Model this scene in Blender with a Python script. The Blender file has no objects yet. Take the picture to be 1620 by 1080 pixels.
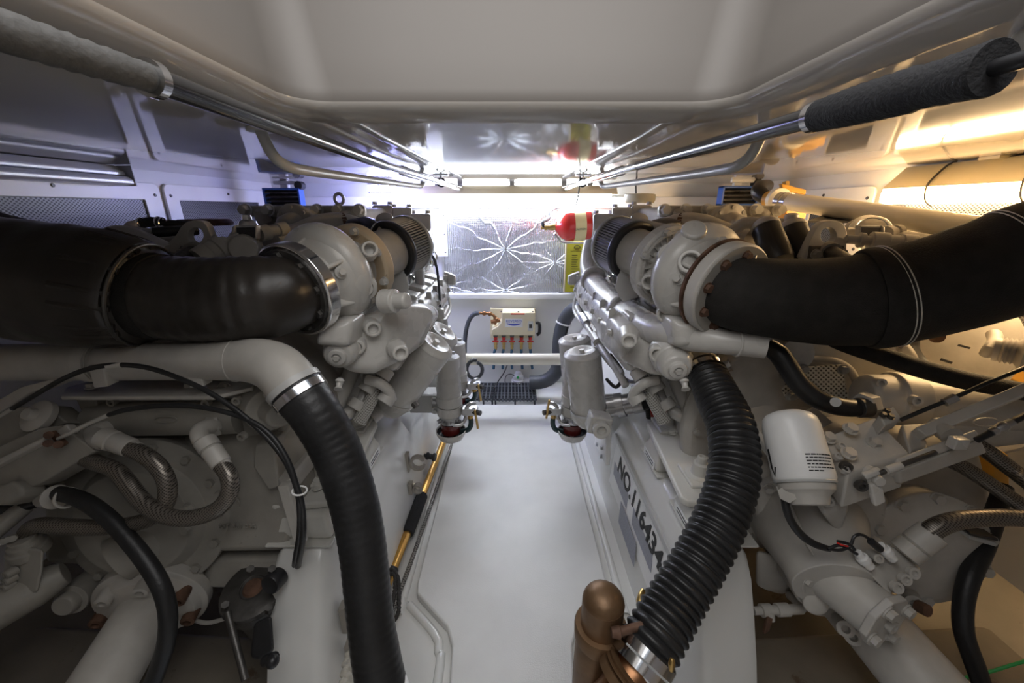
import bpy, bmesh, math, random
from math import sin, cos, tan, pi, radians, atan2, sqrt
from mathutils import Vector, Matrix
random.seed(7)
V = Vector
C = bpy.context.scene.collection
# ------------------------------------------------------------------ camera
F = 620.0                                   # focal length in pixels of the 1620x1080 frame
TH = math.atan(210 / F); CT, ST = cos(TH), sin(TH)
CAM = V((0, 0, 1.25))
cam = bpy.data.objects.new('camera', bpy.data.cameras.new('camera'))
cam.data.sensor_width = 36.0; cam.data.lens = F / 1620 * 36; cam.data.clip_start = .02
cam.location = CAM; cam.rotation_euler = (pi / 2 - TH, 0, 0)
C.objects.link(cam); bpy.context.scene.camera = cam
# ------------------------------------------------------------------ world, lights, exposure
w = bpy.data.worlds.new('world'); bpy.context.scene.world = w; w.use_nodes = True
w.node_tree.nodes['Background'].inputs[0].default_value = (.75, .85, 1, 1)
w.node_tree.nodes['Background'].inputs[1].default_value = .3
def area(name, loc, size, power, col, rot=(0, 0, 0)):
    l = bpy.data.lights.new(name, 'AREA'); l.shape = 'RECTANGLE'; l.size, l.size_y = size
    l.energy = power; l.color = col
    o = bpy.data.objects.new(name, l); o.location = loc; o.rotation_euler = rot; C.objects.link(o)
    return o
area('hatch_fill', (0, .05, 2.09), (.95, 1.3), 10, (1, .97, .94))       # added fill light above the hatch to lift the foreground
LAMP_BACK, LAMP_RIGHT, LAMP_LEFT = 16, 40, 80                                # emission of the three lit lamps
vs = bpy.context.scene.view_settings
vs.view_transform = 'Standard'; vs.look = 'None'; vs.exposure = .58; vs.gamma = 1; vs.use_curve_mapping = False
# ------------------------------------------------------------------ helpers
def q(px, py, zc):
    u = (px - 810) / F; v = (540 - py) / F
    return V((u * zc, zc * (CT + v * ST), 1.25 + zc * (v * CT - ST)))
def qy(px, py, Y): return q(px, py, Y / (CT + (540 - py) / F * ST))
def qx(px, py, X): return q(px, py, X * F / (px - 810))
def qz(px, py, z): return q(px, py, (z - 1.25) / ((540 - py) / F * CT - ST))
def qp(pts): return [(q(a, b, c), r * c / F) for a, b, c, r in pts]
def frame(d, up=None):
    d = d.normalized(); up = up or (V((0, 0, 1)) if abs(d.z) < .9 else V((0, 1, 0)))
    x = up.cross(d).normalized(); y = d.cross(x)
    return Matrix((x, y, d)).transposed()
class B:
    def __init__(s): s.bm = bmesh.new()
    def face(s, vs):
        try: return s.bm.faces.new(vs)
        except ValueError: return None
    def loft(s, loops, cap=True, closed=False):
        rows = [[s.bm.verts.new(p) for p in L] for L in loops]
        n = len(rows[0]); pr = list(zip(rows, rows[1:]))
        if closed: pr.append((rows[-1], rows[0]))
        for A, D in pr:
            for i in range(n): s.face((A[i], A[(i + 1) % n], D[(i + 1) % n], D[i]))
        if cap and not closed: s.face(rows[0][::-1]); s.face(rows[-1])
        return s
    def box(s, c, size, R=None):
        R = R or Matrix.Identity(3); c = V(c); x, y, z = [a / 2 for a in size]
        L = [[c + R @ V((a, b, k)) for a, b in ((-x, -y), (x, -y), (x, y), (-x, y))] for k in (-z, z)]
        return s.loft(L)
    def bx(s, x0, x1, y0, y1, z0, z1): return s.box(((x0 + x1) / 2, (y0 + y1) / 2, (z0 + z1) / 2), (abs(x1 - x0), abs(y1 - y0), abs(z1 - z0)))
    def lathe(s, p, d, prof, seg=32, cap=True):
        R = frame(V(d)); d = V(d).normalized()
        return s.loft([[V(p) + d * t + R @ V((cos(2 * pi * i / seg) * r, sin(2 * pi * i / seg) * r, 0)) for i in range(seg)] for t, r in prof], cap)
    def cyl(s, a, b, r, r1=None, seg=24):
        a, b = V(a), V(b); return s.lathe(a, b - a, [(0, r), ((b - a).length, r if r1 is None else r1)], seg)
    def pipe(s, p, d, ro, ri, h, seg=32):                        # a ring with square section
        return s.lathe(p, d, [(0, ri), (0, ro), (h, ro), (h, ri), (0, ri)], seg, False)
    def torus(s, p, d, R, r, seg=32, k=10): return s.lathe(p, d, [(sin(2 * pi * j / k) * r, R + cos(2 * pi * j / k) * r) for j in range(k + 1)], seg, False)
    def slab(s, pts, vec):
        vec = V(vec); return s.loft([pts, [p + vec for p in pts]])
    def cone4(s, A, D): return s.loft([A, D])
    def sphere(s, c, r, sc=(1, 1, 1), seg=20):
        c = V(c); L = []
        for j in range(1, 12):
            t = pi * j / 12
            L.append([c + V((sin(t) * cos(2 * pi * i / seg) * r * sc[0], sin(t) * sin(2 * pi * i / seg) * r * sc[1], -cos(t) * r * sc[2])) for i in range(seg)])
        return s.loft(L)
    def tube(s, pr, r=None, seg=16, step=.012, rib=None, cap=True, closed=False, sm=True, wob=0):
        P = [(V(p[0]), p[1]) for p in pr] if r is None else [(V(p), r) for p in pr]
        pts = []
        if sm and len(P) > 2:
            n = len(P)
            for i in range(n if closed else n - 1):
                g = lambda k: P[k % n] if closed else P[max(0, min(n - 1, k))]
                a, b, c, d = g(i - 1), g(i), g(i + 1), g(i + 2)
                m = max(2, int((c[0] - b[0]).length / step))
                for j in range(m):
                    t = j / m
                    f = lambda A, Bq, Cq, D: .5 * (2 * Bq + (Cq - A) * t + (2 * A - 5 * Bq + 4 * Cq - D) * t * t + (3 * Bq - A - 3 * Cq + D) * t ** 3)
                    pts.append((f(a[0], b[0], c[0], d[0]), f(a[1], b[1], c[1], d[1])))
            if not closed: pts.append(P[-1])
        else: pts = P
        L = []; prev = None; sl = 0; n = len(pts)
        for i, (p, rr) in enumerate(pts):
            d = (pts[(i + 1) % n][0] - pts[i - 1][0]) if closed else (pts[min(n - 1, i + 1)][0] - pts[max(0, i - 1)][0])
            if d.length < 1e-9: d = V((0, 0, 1))
            d.normalize()
            if prev is None: x = frame(d) @ V((1, 0, 0))
            else: x = (prev - d * prev.dot(d)).normalized()
            prev = x; y = d.cross(x)
            if i: sl += (p - pts[i - 1][0]).length
            if rib: rr = rr + rib[1] * (abs(sin(pi * sl / rib[0])) * 2 - 1.2)
            if wob: rr = rr * (1 + wob * sin(sl * 61 + 1.3) * sin(sl * 23))
            L.append([p + (x * cos(2 * pi * k / seg) + y * sin(2 * pi * k / seg)) * rr for k in range(seg)])
        return s.loft(L, cap, closed)
    def plate(s, outline, hole, vec):                            # a plate with one hole; both loops have equal counts
        vec = V(vec); return s.loft([outline, hole, [p + vec for p in hole], [p + vec for p in outline]], False, True)
    def hull(s, pts):
        vs = [s.bm.verts.new(p) for p in pts]
        r = bmesh.ops.convex_hull(s.bm, input=vs)
        bmesh.ops.delete(s.bm, geom=[v for v in s.bm.verts if not v.link_faces], context='VERTS')
        bmesh.ops.dissolve_limit(s.bm, angle_limit=.03, verts=s.bm.verts, edges=s.bm.edges)
        return s
    def mesh(s, name, off=V((0, 0, 0)), m=None, ang=38):
        bmesh.ops.recalc_face_normals(s.bm, faces=s.bm.faces)
        me = bpy.data.meshes.new(name)
        if off.length: bmesh.ops.translate(s.bm, verts=s.bm.verts, vec=-off)
        s.bm.to_mesh(me); s.bm.free()
        me.polygons.foreach_set('use_smooth', [True] * len(me.polygons))
        me.set_sharp_from_angle(angle=radians(ang))
        if m: me.materials.append(m)
        return me
ORG = {}
def bevel(o, wd, seg=2):
    md = o.modifiers.new('bevel', 'BEVEL'); md.width = wd; md.segments = seg; md.limit_method = 'ANGLE'; md.angle_limit = radians(35)
    md.harden_normals = False
    wn = o.modifiers.new('weighted_normal', 'WEIGHTED_NORMAL'); wn.keep_sharp = False
def props(o, label, cat, group=None, kind=None):
    if label: o['label'] = label
    if cat: o['category'] = cat
    if group: o['group'] = group
    if kind: o['kind'] = kind
class T:
    """a top-level thing: an Empty that parents its parts"""
    def __init__(s, name, label, cat, loc, group=None):
        s.o = bpy.data.objects.new(name, None); C.objects.link(s.o); s.loc = V(loc); s.o.location = s.loc
        s.o.empty_display_size = .05; props(s.o, label, cat, group)
    def part(s, name, b, m, bev=0, par=None, label=None, ang=38, seg=2):
        o = bpy.data.objects.new(name, b.mesh(name, s.loc, m, ang)); C.objects.link(o); o.parent = par or s.o
        if bev: bevel(o, bev, seg)
        if label: o['label'] = label
        return o
    def bolts(s, pts, d, r, h, m, par=None, name='bolt', socket=False):
        b = B()
        if socket: b.lathe((0, 0, 0), (0, 0, 1), [(0, r), (h, r), (h, r * .55), (h * .45, r * .5)], 16)
        else:
            b.cyl((0, 0, 0), (0, 0, h * .22), r * 1.25, seg=16); b.cyl((0, 0, h * .2), (0, 0, h), r, r * .93, seg=6)
        me = b.mesh(name, m=m)
        ds = d if isinstance(d, list) else [V(d)] * len(pts)
        for p, dd in zip(pts, ds):
            o = bpy.data.objects.new(name, me); C.objects.link(o); o.parent = par or s.o
            o.matrix_local = Matrix.Translation(V(p) - s.loc) @ frame(V(dd)).to_4x4()
def one(name, b, m, label, cat, bev=0, group=None, loc=None, ang=38):
    """a thing that is a single mesh"""
    me = b.mesh(name, V((0, 0, 0)) if loc is None else V(loc), m, ang); o = bpy.data.objects.new(name, me); C.objects.link(o)
    if loc is not None: o.location = V(loc)
    if bev: bevel(o, bev)
    props(o, label, cat, group); return o
def struct(name, b, m, bev=0, label=None, ang=38):
    o = bpy.data.objects.new(name, b.mesh(name, m=m, ang=ang)); C.objects.link(o)
    if bev: bevel(o, bev, 3)
    props(o, label, None, None, 'structure'); return o
def text_mesh(txt, size, ext=.0006, bold=0):
    cu = bpy.data.curves.new('t', 'FONT'); cu.body = txt; cu.size = size; cu.extrude = ext; cu.align_x = 'CENTER'; cu.align_y = 'CENTER'; cu.resolution_u = 4; cu.offset = bold
    o = bpy.data.objects.new('t', cu); C.objects.link(o); bpy.context.view_layer.update()
    me = bpy.data.meshes.new_from_object(o.evaluated_get(bpy.context.evaluated_depsgraph_get()))
    bpy.data.objects.remove(o); bpy.data.curves.remove(cu); return me
def text(th, name, txt, size, c, xd, yd, m, par=None, ext=.0006, sx=1, label=None, bold=0):
    me = text_mesh(txt, size, ext, bold); me.materials.clear(); me.materials.append(m)
    x = V(xd).normalized(); y = V(yd); y = (y - x * y.dot(x)).normalized(); z = x.cross(y)
    M = Matrix((x * sx, y, z)).transposed().to_4x4(); M.translation = V(c) - th.loc
    me.transform(M); me.name = name
    o = bpy.data.objects.new(name, me); C.objects.link(o); o.parent = par or th.o
    if label: o['label'] = label
    return o
def circ(c, d, r, n, ph=0):
    R = frame(V(d)); return [V(c) + R @ V((cos(2 * pi * i / n + ph) * r, sin(2 * pi * i / n + ph) * r, 0)) for i in range(n)]
# ------------------------------------------------------------------ materials
def mat(name, col, rough=.5, metal=0, var=.08, scale=9, bump=0, bscale=80, spec=.5, coat=0, dirt=None, emit=0, rvar=0, aniso=0):
    m = bpy.data.materials.new(name); m.use_nodes = True; n = m.node_tree.nodes; L = m.node_tree.links
    b = n['Principled BSDF']; b.inputs['Roughness'].default_value = rough; b.inputs['Metallic'].default_value = metal
    b.inputs['Specular IOR Level'].default_value = spec; b.inputs['Coat Weight'].default_value = coat; b.inputs['Coat Roughness'].default_value = .06
    b.inputs['Base Color'].default_value = (*col, 1)
    tc = n.new('ShaderNodeTexCoord')
    if var or dirt:
        nz = n.new('ShaderNodeTexNoise'); nz.inputs['Scale'].default_value = scale; nz.inputs['Detail'].default_value = 6; L.new(tc.outputs['Object'], nz.inputs['Vector'])
        rp = n.new('ShaderNodeValToRGB'); e = rp.color_ramp.elements
        e[0].position = .3; e[1].position = .7
        e[0].color = (*[c * (1 - var) for c in col], 1); e[1].color = (*[min(1, c * (1 + var)) for c in col], 1)
        L.new(nz.outputs['Fac'], rp.inputs['Fac']); out = rp.outputs['Color']
        if dirt:
            n2 = n.new('ShaderNodeTexNoise'); n2.inputs['Scale'].default_value = dirt[2]; n2.inputs['Detail'].default_value = 9; n2.inputs['Roughness'].default_value = .7
            L.new(tc.outputs['Object'], n2.inputs['Vector'])
            r2 = n.new('ShaderNodeMapRange'); r2.inputs['From Min'].default_value = dirt[1]; r2.inputs['From Max'].default_value = dirt[1] + .06; L.new(n2.outputs['Fac'], r2.inputs['Value'])
            mx = n.new('ShaderNodeMix'); mx.data_type = 'RGBA'; L.new(r2.outputs['Result'], mx.inputs['Factor']); L.new(out, mx.inputs['A']); mx.inputs['B'].default_value = (*dirt[0], 1)
            out = mx.outputs['Result']
        L.new(out, b.inputs['Base Color'])
    if rvar:
        n3 = n.new('ShaderNodeTexNoise'); n3.inputs['Scale'].default_value = 14; L.new(tc.outputs['Object'], n3.inputs['Vector'])
        mr = n.new('ShaderNodeMapRange'); mr.inputs['To Min'].default_value = max(0, rough - rvar); mr.inputs['To Max'].default_value = rough + rvar; L.new(n3.outputs['Fac'], mr.inputs['Value']); L.new(mr.outputs['Result'], b.inputs['Roughness'])
    if bump:
        nb = n.new('ShaderNodeTexNoise'); nb.inputs['Scale'].default_value = bscale; nb.inputs['Detail'].default_value = 3; L.new(tc.outputs['Object'], nb.inputs['Vector'])
        bp = n.new('ShaderNodeBump'); bp.inputs['Strength'].default_value = bump; bp.inputs['Distance'].default_value = .004; L.new(nb.outputs['Fac'], bp.inputs['Height']); L.new(bp.outputs['Normal'], b.inputs['Normal'])
    if emit: b.inputs['Emission Color'].default_value = (*col, 1); b.inputs['Emission Strength'].default_value = emit
    return m
M = {}
M['gel'] = mat('white_gelcoat', (.72, .72, .70), .22, var=.04, scale=4, bump=.04, bscale=14, spec=.5)
M['wallgel'] = mat('wall_gelcoat', (.74, .73, .71), .45, var=.04, scale=4, bump=.03, bscale=20)
M['ceil'] = mat('polished_gelcoat', (.46, .43, .395), .07, var=.03, scale=3, bump=.035, bscale=7, spec=.9)
M['coam'] = mat('shaded_coaming_gelcoat', (.185, .168, .152), .5, var=.03, scale=3, bump=.03, bscale=12, dirt=((.2, .16, .12), .80, 5))  # colour darkened to hold the shade inside the hatch
M['floor'] = mat('floor_gelcoat', (.70, .70, .69), .42, var=.05, scale=6, bump=.12, bscale=260, dirt=((.45, .40, .33), .74, 9))
M['paint'] = mat('engine_paint', (.52, .505, .475), .28, var=.08, scale=11, bump=.12, bscale=45, spec=.5, rvar=.08)
M['paint2'] = mat('worn_engine_paint', (.46, .44, .405), .45, var=.10, scale=16, bump=.16, bscale=45, dirt=((.16, .12, .08), .70, 22))
M['dirty'] = mat('grubby_shaded_engine_paint', (.29, .275, .245), .5, var=.12, scale=14, bump=.18, bscale=40, dirt=((.08, .06, .045), .66, 13))  # grime patches over a base colour darkened for the lower left shade
M['tan'] = mat('scratched_tan_paint', (.55, .44, .30), .42, var=.10, scale=14, bump=.1, dirt=((.03, .025, .02), .68, 26))
M['mount'] = mat('mount_paint', (.60, .59, .55), .4, var=.05, bump=.2, bscale=50)
M['lag'] = mat('black_lagging_cloth', (.020, .018, .016), .72, var=.25, scale=30, bump=.5, bscale=420, spec=.25)
M['rub'] = mat('black_rubber', (.016, .016, .017), .42, var=.25, scale=18, bump=.15, bscale=120, spec=.45)
M['rubg'] = mat('dark_grey_hose', (.055, .06, .07), .5, var=.15, bump=.1)
M['leather'] = mat('black_glossy_lagging', (.024, .020, .017), .36, var=.45, scale=7, bump=.35, bscale=24, spec=.5, rvar=.15, dirt=((.10, .075, .055), .67, 8))
M['foam'] = mat('black_foam', (.022, .022, .024), .8, var=.2, bump=.5, bscale=240, spec=.3)
M['foamg'] = mat('grey_foam', (.085, .083, .08), .7, var=.2, scale=30, bump=.5, bscale=90)
M['chrome'] = mat('chrome', (.75, .75, .76), .13, 1, var=.03)
M['steel'] = mat('brushed_steel', (.52, .52, .53), .32, 1, var=.08, scale=30)
M['darksteel'] = mat('dark_steel', (.10, .095, .09), .45, .7, var=.25, scale=30, bump=.2)
M['carbon'] = mat('black_tube', (.018, .018, .02), .18, var=.1, spec=.6, coat=.4)
M['rust'] = mat('rusty_steel', (.13, .07, .045), .7, .3, var=.4, scale=40, bump=.4)
M['gold'] = mat('gold_anodised', (.72, .42, .12), .28, 1, var=.1, scale=14)
M['bronze'] = mat('aged_bronze', (.17, .10, .052), .45, .55, var=.3, scale=12, bump=.2, bscale=60, rvar=.1)
M['brass'] = mat('brass', (.62, .42, .16), .3, 1, var=.12)
M['red'] = mat('red_enamel', (.62, .02, .015), .2, var=.05, coat=.5)
M['redglass'] = mat('red_fuel_bowl', (.13, .018, .016), .12, var=.2, spec=.6)
M['yellow'] = mat('yellow_sign', (.62, .60, .05), .5, var=.04)
M['label'] = mat('cream_label', (.80, .70, .38), .5, var=.03)
M['taupe'] = mat('shaded_clip_plastic', (.30, .275, .24), .45, var=.05)  # clip colour darkened to stand for their back-lit faces
M['teal'] = mat('teal_fuel_hose', (.018, .045, .05), .45, var=.1)
M['cream'] = mat('cream_plastic', (.74, .66, .46), .38, var=.03)
M['pvc'] = mat('cream_pipe', (.76, .72, .60), .34, var=.03)
M['white'] = mat('white_plastic', (.78, .78, .77), .35, var=.03)
M['grey'] = mat('grey_powder_coat', (.46, .46, .45), .35, var=.04)
M['blue'] = mat('blue_plastic', (.025, .10, .42), .35, var=.06)
M['bluehose'] = mat('blue_hose', (.035, .12, .22), .45, var=.1)
M['black'] = mat('black_plastic', (.016, .016, .018), .4, var=.1)
M['ink'] = mat('black_ink', (.012, .012, .013), .6, var=0)
M['inkblue'] = mat('blue_ink', (.03, .06, .50), .5, var=0)
M['sticker'] = mat('grey_sticker', (.27, .28, .33), .4, var=.15, scale=160)
M['amber'] = mat('amber_paint', (.50, .27, .04), .4, var=.12)
M['green'] = mat('green_plastic', (.03, .42, .10), .4, var=0)
M['copper'] = mat('copper', (.30, .15, .075), .35, 1, var=.15)
M['rope'] = mat('white_rope', (.60, .57, .50), .8, var=.2, scale=90, bump=.6, bscale=150)
M['ropeb'] = mat('dark_rope', (.035, .032, .03), .85, var=.4, scale=120, bump=.7, bscale=200)
M['bilge'] = mat('bilge_paint', (.20, .175, .14), .5, var=.2, scale=5, bump=.1, dirt=((.12, .085, .055), .60, 9))
M['darkglass'] = mat('dark_window', (.02, .02, .025), .12, var=0, spec=.7)
M['reflector'] = mat('lamp_reflector', (.74, .74, .78), .28, .1, var=.05, dirt=((.22, .13, .08), .72, 40))
M['lamp_back'] = mat('cool_tube_lens', (.86, .92, 1), .4, var=0, emit=LAMP_BACK)
M['lamp_slot'] = mat('lamp_slot_glow', (.9, .94, 1), .4, var=0, emit=2.2)  # painted glow for lamp light leaking through the gap above the housing
M['lamp_right'] = mat('warm_tube_lens', (1, .66, .32), .4, var=0, emit=LAMP_RIGHT)
M['lamp_left'] = mat('bulkhead_glass', (.40, .42, 1), .4, var=0, emit=LAMP_LEFT)
def patterned(name, col, dark, sx, sy, kind, rough=.4, metal=.3, thr=.32):
    """procedural pattern in object space: 'holes' (staggered round holes seen as dark), 'braid' (woven)"""
    m = mat(name, col, rough, metal, var=0); n = m.node_tree.nodes; L = m.node_tree.links; b = n['Principled BSDF']
    tc = n.new('ShaderNodeTexCoord'); se = n.new('ShaderNodeSeparateXYZ'); L.new(tc.outputs['Object'], se.inputs[0])
    def mth(op, a, bb=None):
        k = n.new('ShaderNodeMath'); k.operation = op
        for i, x in enumerate((a, bb)):
            if x is None: continue
            if isinstance(x, (int, float)): k.inputs[i].default_value = x
            else: L.new(x, k.inputs[i])
        return k.outputs[0]
    ax = {'X': se.outputs[0], 'Y': se.outputs[1], 'Z': se.outputs[2]}
    a = mth('MULTIPLY', ax[kind[0]], sx); c = mth('MULTIPLY', ax[kind[1]], sy)
    f = mth('SUBTRACT', .5, mth('MULTIPLY', mth('ADD', mth('COSINE', mth('ADD', a, c)), mth('COSINE', mth('SUBTRACT', a, c))), .25))
    mr = n.new('ShaderNodeMapRange'); mr.inputs['From Min'].default_value = thr - .08; mr.inputs['From Max'].default_value = thr + .08; L.new(f, mr.inputs['Value'])
    mx = n.new('ShaderNodeMix'); mx.data_type = 'RGBA'; mx.inputs['A'].default_value = (*dark, 1); mx.inputs['B'].default_value = (*col, 1)
    L.new(mr.outputs['Result'], mx.inputs['Factor']); L.new(mx.outputs['Result'], b.inputs['Base Color'])
    bp = n.new('ShaderNodeBump'); bp.inputs['Distance'].default_value = .002; bp.inputs['Strength'].default_value = .7; L.new(mr.outputs['Result'], bp.inputs['Height']); L.new(bp.outputs['Normal'], b.inputs['Normal'])
    return m
M['mesh'] = patterned('perforated_grille', (.12, .118, .12), (.012, .012, .013), 2 * pi / .0145, 2 * pi / .0115, 'YZ', .4, .4, .42)
M['perf'] = patterned('perforated_guard', (.47, .45, .40), (.06, .05, .035), 2 * pi / .0135, 2 * pi / .0115, 'XZ', .45, 0, .36)
M['braid'] = patterned('braided_steel', (.25, .225, .195), (.075, .066, .058), 2 * pi / .0062, 2 * pi / .0062, 'XZ', .36, .75, .40)
M['braidk'] = patterned('dark_braid', (.30, .29, .27), (.06, .055, .05), 2 * pi / .010, 2 * pi / .010, 'YZ', .45, .3, .42)
M['wire'] = patterned('ribbed_conduit', (.47, .46, .43), (.20, .19, .17), 2 * pi / .009, 2 * pi / .009, 'XZ', .45, .1, .40)
def foil_material(pins):
    m = mat('crinkled_foil', (.70, .73, .80), .27, 1, var=.2, scale=5); n = m.node_tree.nodes; L = m.node_tree.links; b = n['Principled BSDF']
    tc = n.new('ShaderNodeTexCoord')
    def mth(op, a, bb=None, cc=None):
        k = n.new('ShaderNodeMath'); k.operation = op
        for i, x in enumerate((a, bb, cc)):
            if x is None: continue
            if isinstance(x, (int, float)): k.inputs[i].default_value = x
            else: L.new(x, k.inputs[i])
        return k.outputs[0]
    se = n.new('ShaderNodeSeparateXYZ'); L.new(tc.outputs['Object'], se.inputs[0]); X, Z = se.outputs[0], se.outputs[2]
    h = mth('MULTIPLY', mth('POWER', mth('ABSOLUTE', mth('SINE', mth('MULTIPLY', X, pi / .013))), 5), .30)       # woven vertical threads
    h = mth('ADD', h, mth('MULTIPLY', mth('POWER', mth('ABSOLUTE', mth('SINE', mth('MULTIPLY', Z, pi / .012))), 8), .05))
    for (px, pz, amp, sq) in pins:                                                     # creases running out from each pin
        dx = mth('SUBTRACT', X, px); dz = mth('MULTIPLY', mth('SUBTRACT', Z, pz), sq)
        an = mth('ARCTAN2', dz, dx); rr = mth('SQRT', mth('ADD', mth('MULTIPLY', dx, dx), mth('MULTIPLY', dz, dz)))
        nz = n.new('ShaderNodeTexNoise'); nz.inputs['Scale'].default_value = 6; L.new(tc.outputs['Object'], nz.inputs['Vector'])
        an2 = mth('ADD', mth('MULTIPLY', an, 5.5), mth('MULTIPLY', nz.outputs['Fac'], 3.0))
        ray = mth('POWER', mth('ABSOLUTE', mth('COSINE', an2)), 60)
        fall = mth('DIVIDE', amp, mth('ADD', mth('MULTIPLY', rr, 9), .35))
        h = mth('ADD', h, mth('MULTIPLY', ray, fall))
    n5 = n.new('ShaderNodeTexNoise'); n5.inputs['Scale'].default_value = 55; n5.inputs['Detail'].default_value = 5; L.new(tc.outputs['Object'], n5.inputs['Vector'])
    h = mth('ADD', h, mth('MULTIPLY', n5.outputs['Fac'], .12))
    n6 = n.new('ShaderNodeTexNoise'); n6.inputs['Scale'].default_value = 4; L.new(tc.outputs['Object'], n6.inputs['Vector'])
    h = mth('ADD', h, mth('MULTIPLY', n6.outputs['Fac'], 1.2))
    bp = n.new('ShaderNodeBump'); bp.inputs['Distance'].default_value = .014; bp.inputs['Strength'].default_value = .6; L.new(h, bp.inputs['Height']); L.new(bp.outputs['Normal'], b.inputs['Normal'])
    return m
# ------------------------------------------------------------------ the compartment
XW, YB, YF, ZC = 1.6, 2.8, -.95, 1.41
def rrect(x0, x1, y0, y1, r, z, n=8):
    out = []
    for cx, cy, a0 in ((x1 - r, y1 - r, 0), (x0 + r, y1 - r, pi / 2), (x0 + r, y0 + r, pi), (x1 - r, y0 + r, 3 * pi / 2)):
        out += [V((cx + r * cos(a0 + pi / 2 * i / n), cy + r * sin(a0 + pi / 2 * i / n), z)) for i in range(n + 1)]
    return out
b = B()
hx0, hx1, hy0, hy1 = -.40, .40, -.72, .83
inner = rrect(hx0, hx1, hy0, hy1, .07, ZC)
loops = []
loops.append([V((sx * (XW + .02), sy, ZC)) for sx, sy in ((1, YB + .02), (-1, YB + .02), (-1, YF - .02), (1, YF - .02)) for _ in range(9)])
for o_, z_ in ((.050, ZC), (.042, ZC + .0008), (.027, ZC + .004), (.013, ZC + .010), (.004, ZC + .018), (0, ZC + .028), (.003, ZC + .05)):
    loops.append(rrect(hx0 - o_, hx1 + o_, hy0 - o_, hy1 + o_, .07 + o_, z_))
for o_, z_ in ((.02, 1.52), (.05, 1.63), (.10, 1.85), (.15, 2.1)): loops.append(rrect(hx0 - o_, hx1 + o_, hy0 - o_, hy1 + o_, .07, z_))
b.loft(loops, cap=False)
ring_n = len(inner)
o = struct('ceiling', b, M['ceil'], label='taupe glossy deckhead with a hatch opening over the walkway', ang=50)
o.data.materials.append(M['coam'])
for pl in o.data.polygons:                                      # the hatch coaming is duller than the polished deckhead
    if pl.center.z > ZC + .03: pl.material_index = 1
b = B().bx(-XW - .02, XW + .02, YB, YB + .05, -.4, ZC); struct('wall_back', b, M['gel'], label='white gelcoat bulkhead at the far end of the walkway')
struct('wall_front', B().bx(-XW - .02, XW + .02, YF - .05, YF, -.4, ZC), M['wallgel'])
for s, nm in ((-1, 'left'), (1, 'right')):
    struct('wall_' + nm, B().bx(s * XW, s * (XW + .05), YF, YB, -.1, ZC), M['wallgel'])
    b = B()
    P = [(.58, -.30), (1.62, .12), (1.62, .06), (.58, -.36)]
    b.loft([[V((s * x, y, z)) for x, z in P] for y in (YF, YB)]); struct('floor_bilge_' + nm, b, M['bilge'], label='dark grubby hull bottom outboard of the ' + nm + ' stringer')
    b = B().loft([[V((s * x, y, z)) for x, z in ((.62, -.3), (.62, -.015), (1.6, .06), (1.6, -.1))] for y in (-.2, .86)])
    struct('trim_frame_' + nm, b, M['bilge'], .02, 'low hull frame below the ' + nm + ' propeller shaft')
    # engine stringer: white moulded beam with a steep rounded near end
    b = B(); L = []
    for y, zt, xi in ((2.79, .44, .47), (1.53, .44, .47), (1.44, .44, .47), (.82, .44, .47), (.775, .43, .475), (.74, .39, .478), (.70, .31, .478), (.66, .22, .478), (.60, .06, .478), (.57, -.2, .478)):
        xo = .86 if y > 1.1 else .60
        if y > 1.52: P = ((.425, -.08), (.428, 0), (.442, .24), (.450, .285), (.466, .315), (.56, .455), (xo - .02, .46), (xo, .44), (xo, -.33), (.425, -.33))
        else: P = ((.425, -.08), (.428, 0), (xi - .0185, max(zt - .12, -.065)), (xi - .012, max(zt - .035, -.06)), (xi, max(zt - .012, -.05)), (xi + .015, zt), (xo - .02, zt), (xo, zt - .02), (xo, -.33), (.425, -.33))
        L.append([V((s * x, y, z)) for x, z in P])
    b.loft(L); struct('wall_stringer_' + nm, b, M['gel'], label='white moulded engine stringer on the ' + nm + ' of the walkway', ang=50)
struct('floor', B().bx(-.43, .43, YF, YB, -.08, -.035), M['gel'], label='moulded white walkway pan')
edge = [(-.335, 2.37), (-.335, 1.04), (-.328, 1.00), (-.205, .885), (-.182, .83), (-.17, .70), (-.17, -.3)]
outl = [V((x, y, 0)) for x, y in edge] + [V((-x, y, 0)) for x, y in edge[::-1]]
b = B().slab([p + V((0, 0, -.036)) for p in outl], (0, 0, .036)); struct('floor_panel', b, M['floor'], .008, 'pale non-slip walkway panel narrowing towards the camera')
for s, nm in ((-1, 'left'), (1, 'right')):
    pts = [V((s * abs(x) + s * .042, y, -.034)) for x, y in edge]
    struct('trim_gutter_' + nm, B().tube(pts, .014, 10, .03), M['gel'], label='raised moulded gutter edge')
struct('trim_back', B().bx(-XW, XW, YB - .03, YB + .01, .632, .672), M['gel'], .006, 'white ledge under the foil panel')
struct('trim_lamp_shelf', B().bx(-1.5, 1.5, YB - .055, YB + .01, 1.255, 1.325), M['white'], .006, 'white ledge along the top of the back bulkhead')

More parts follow.
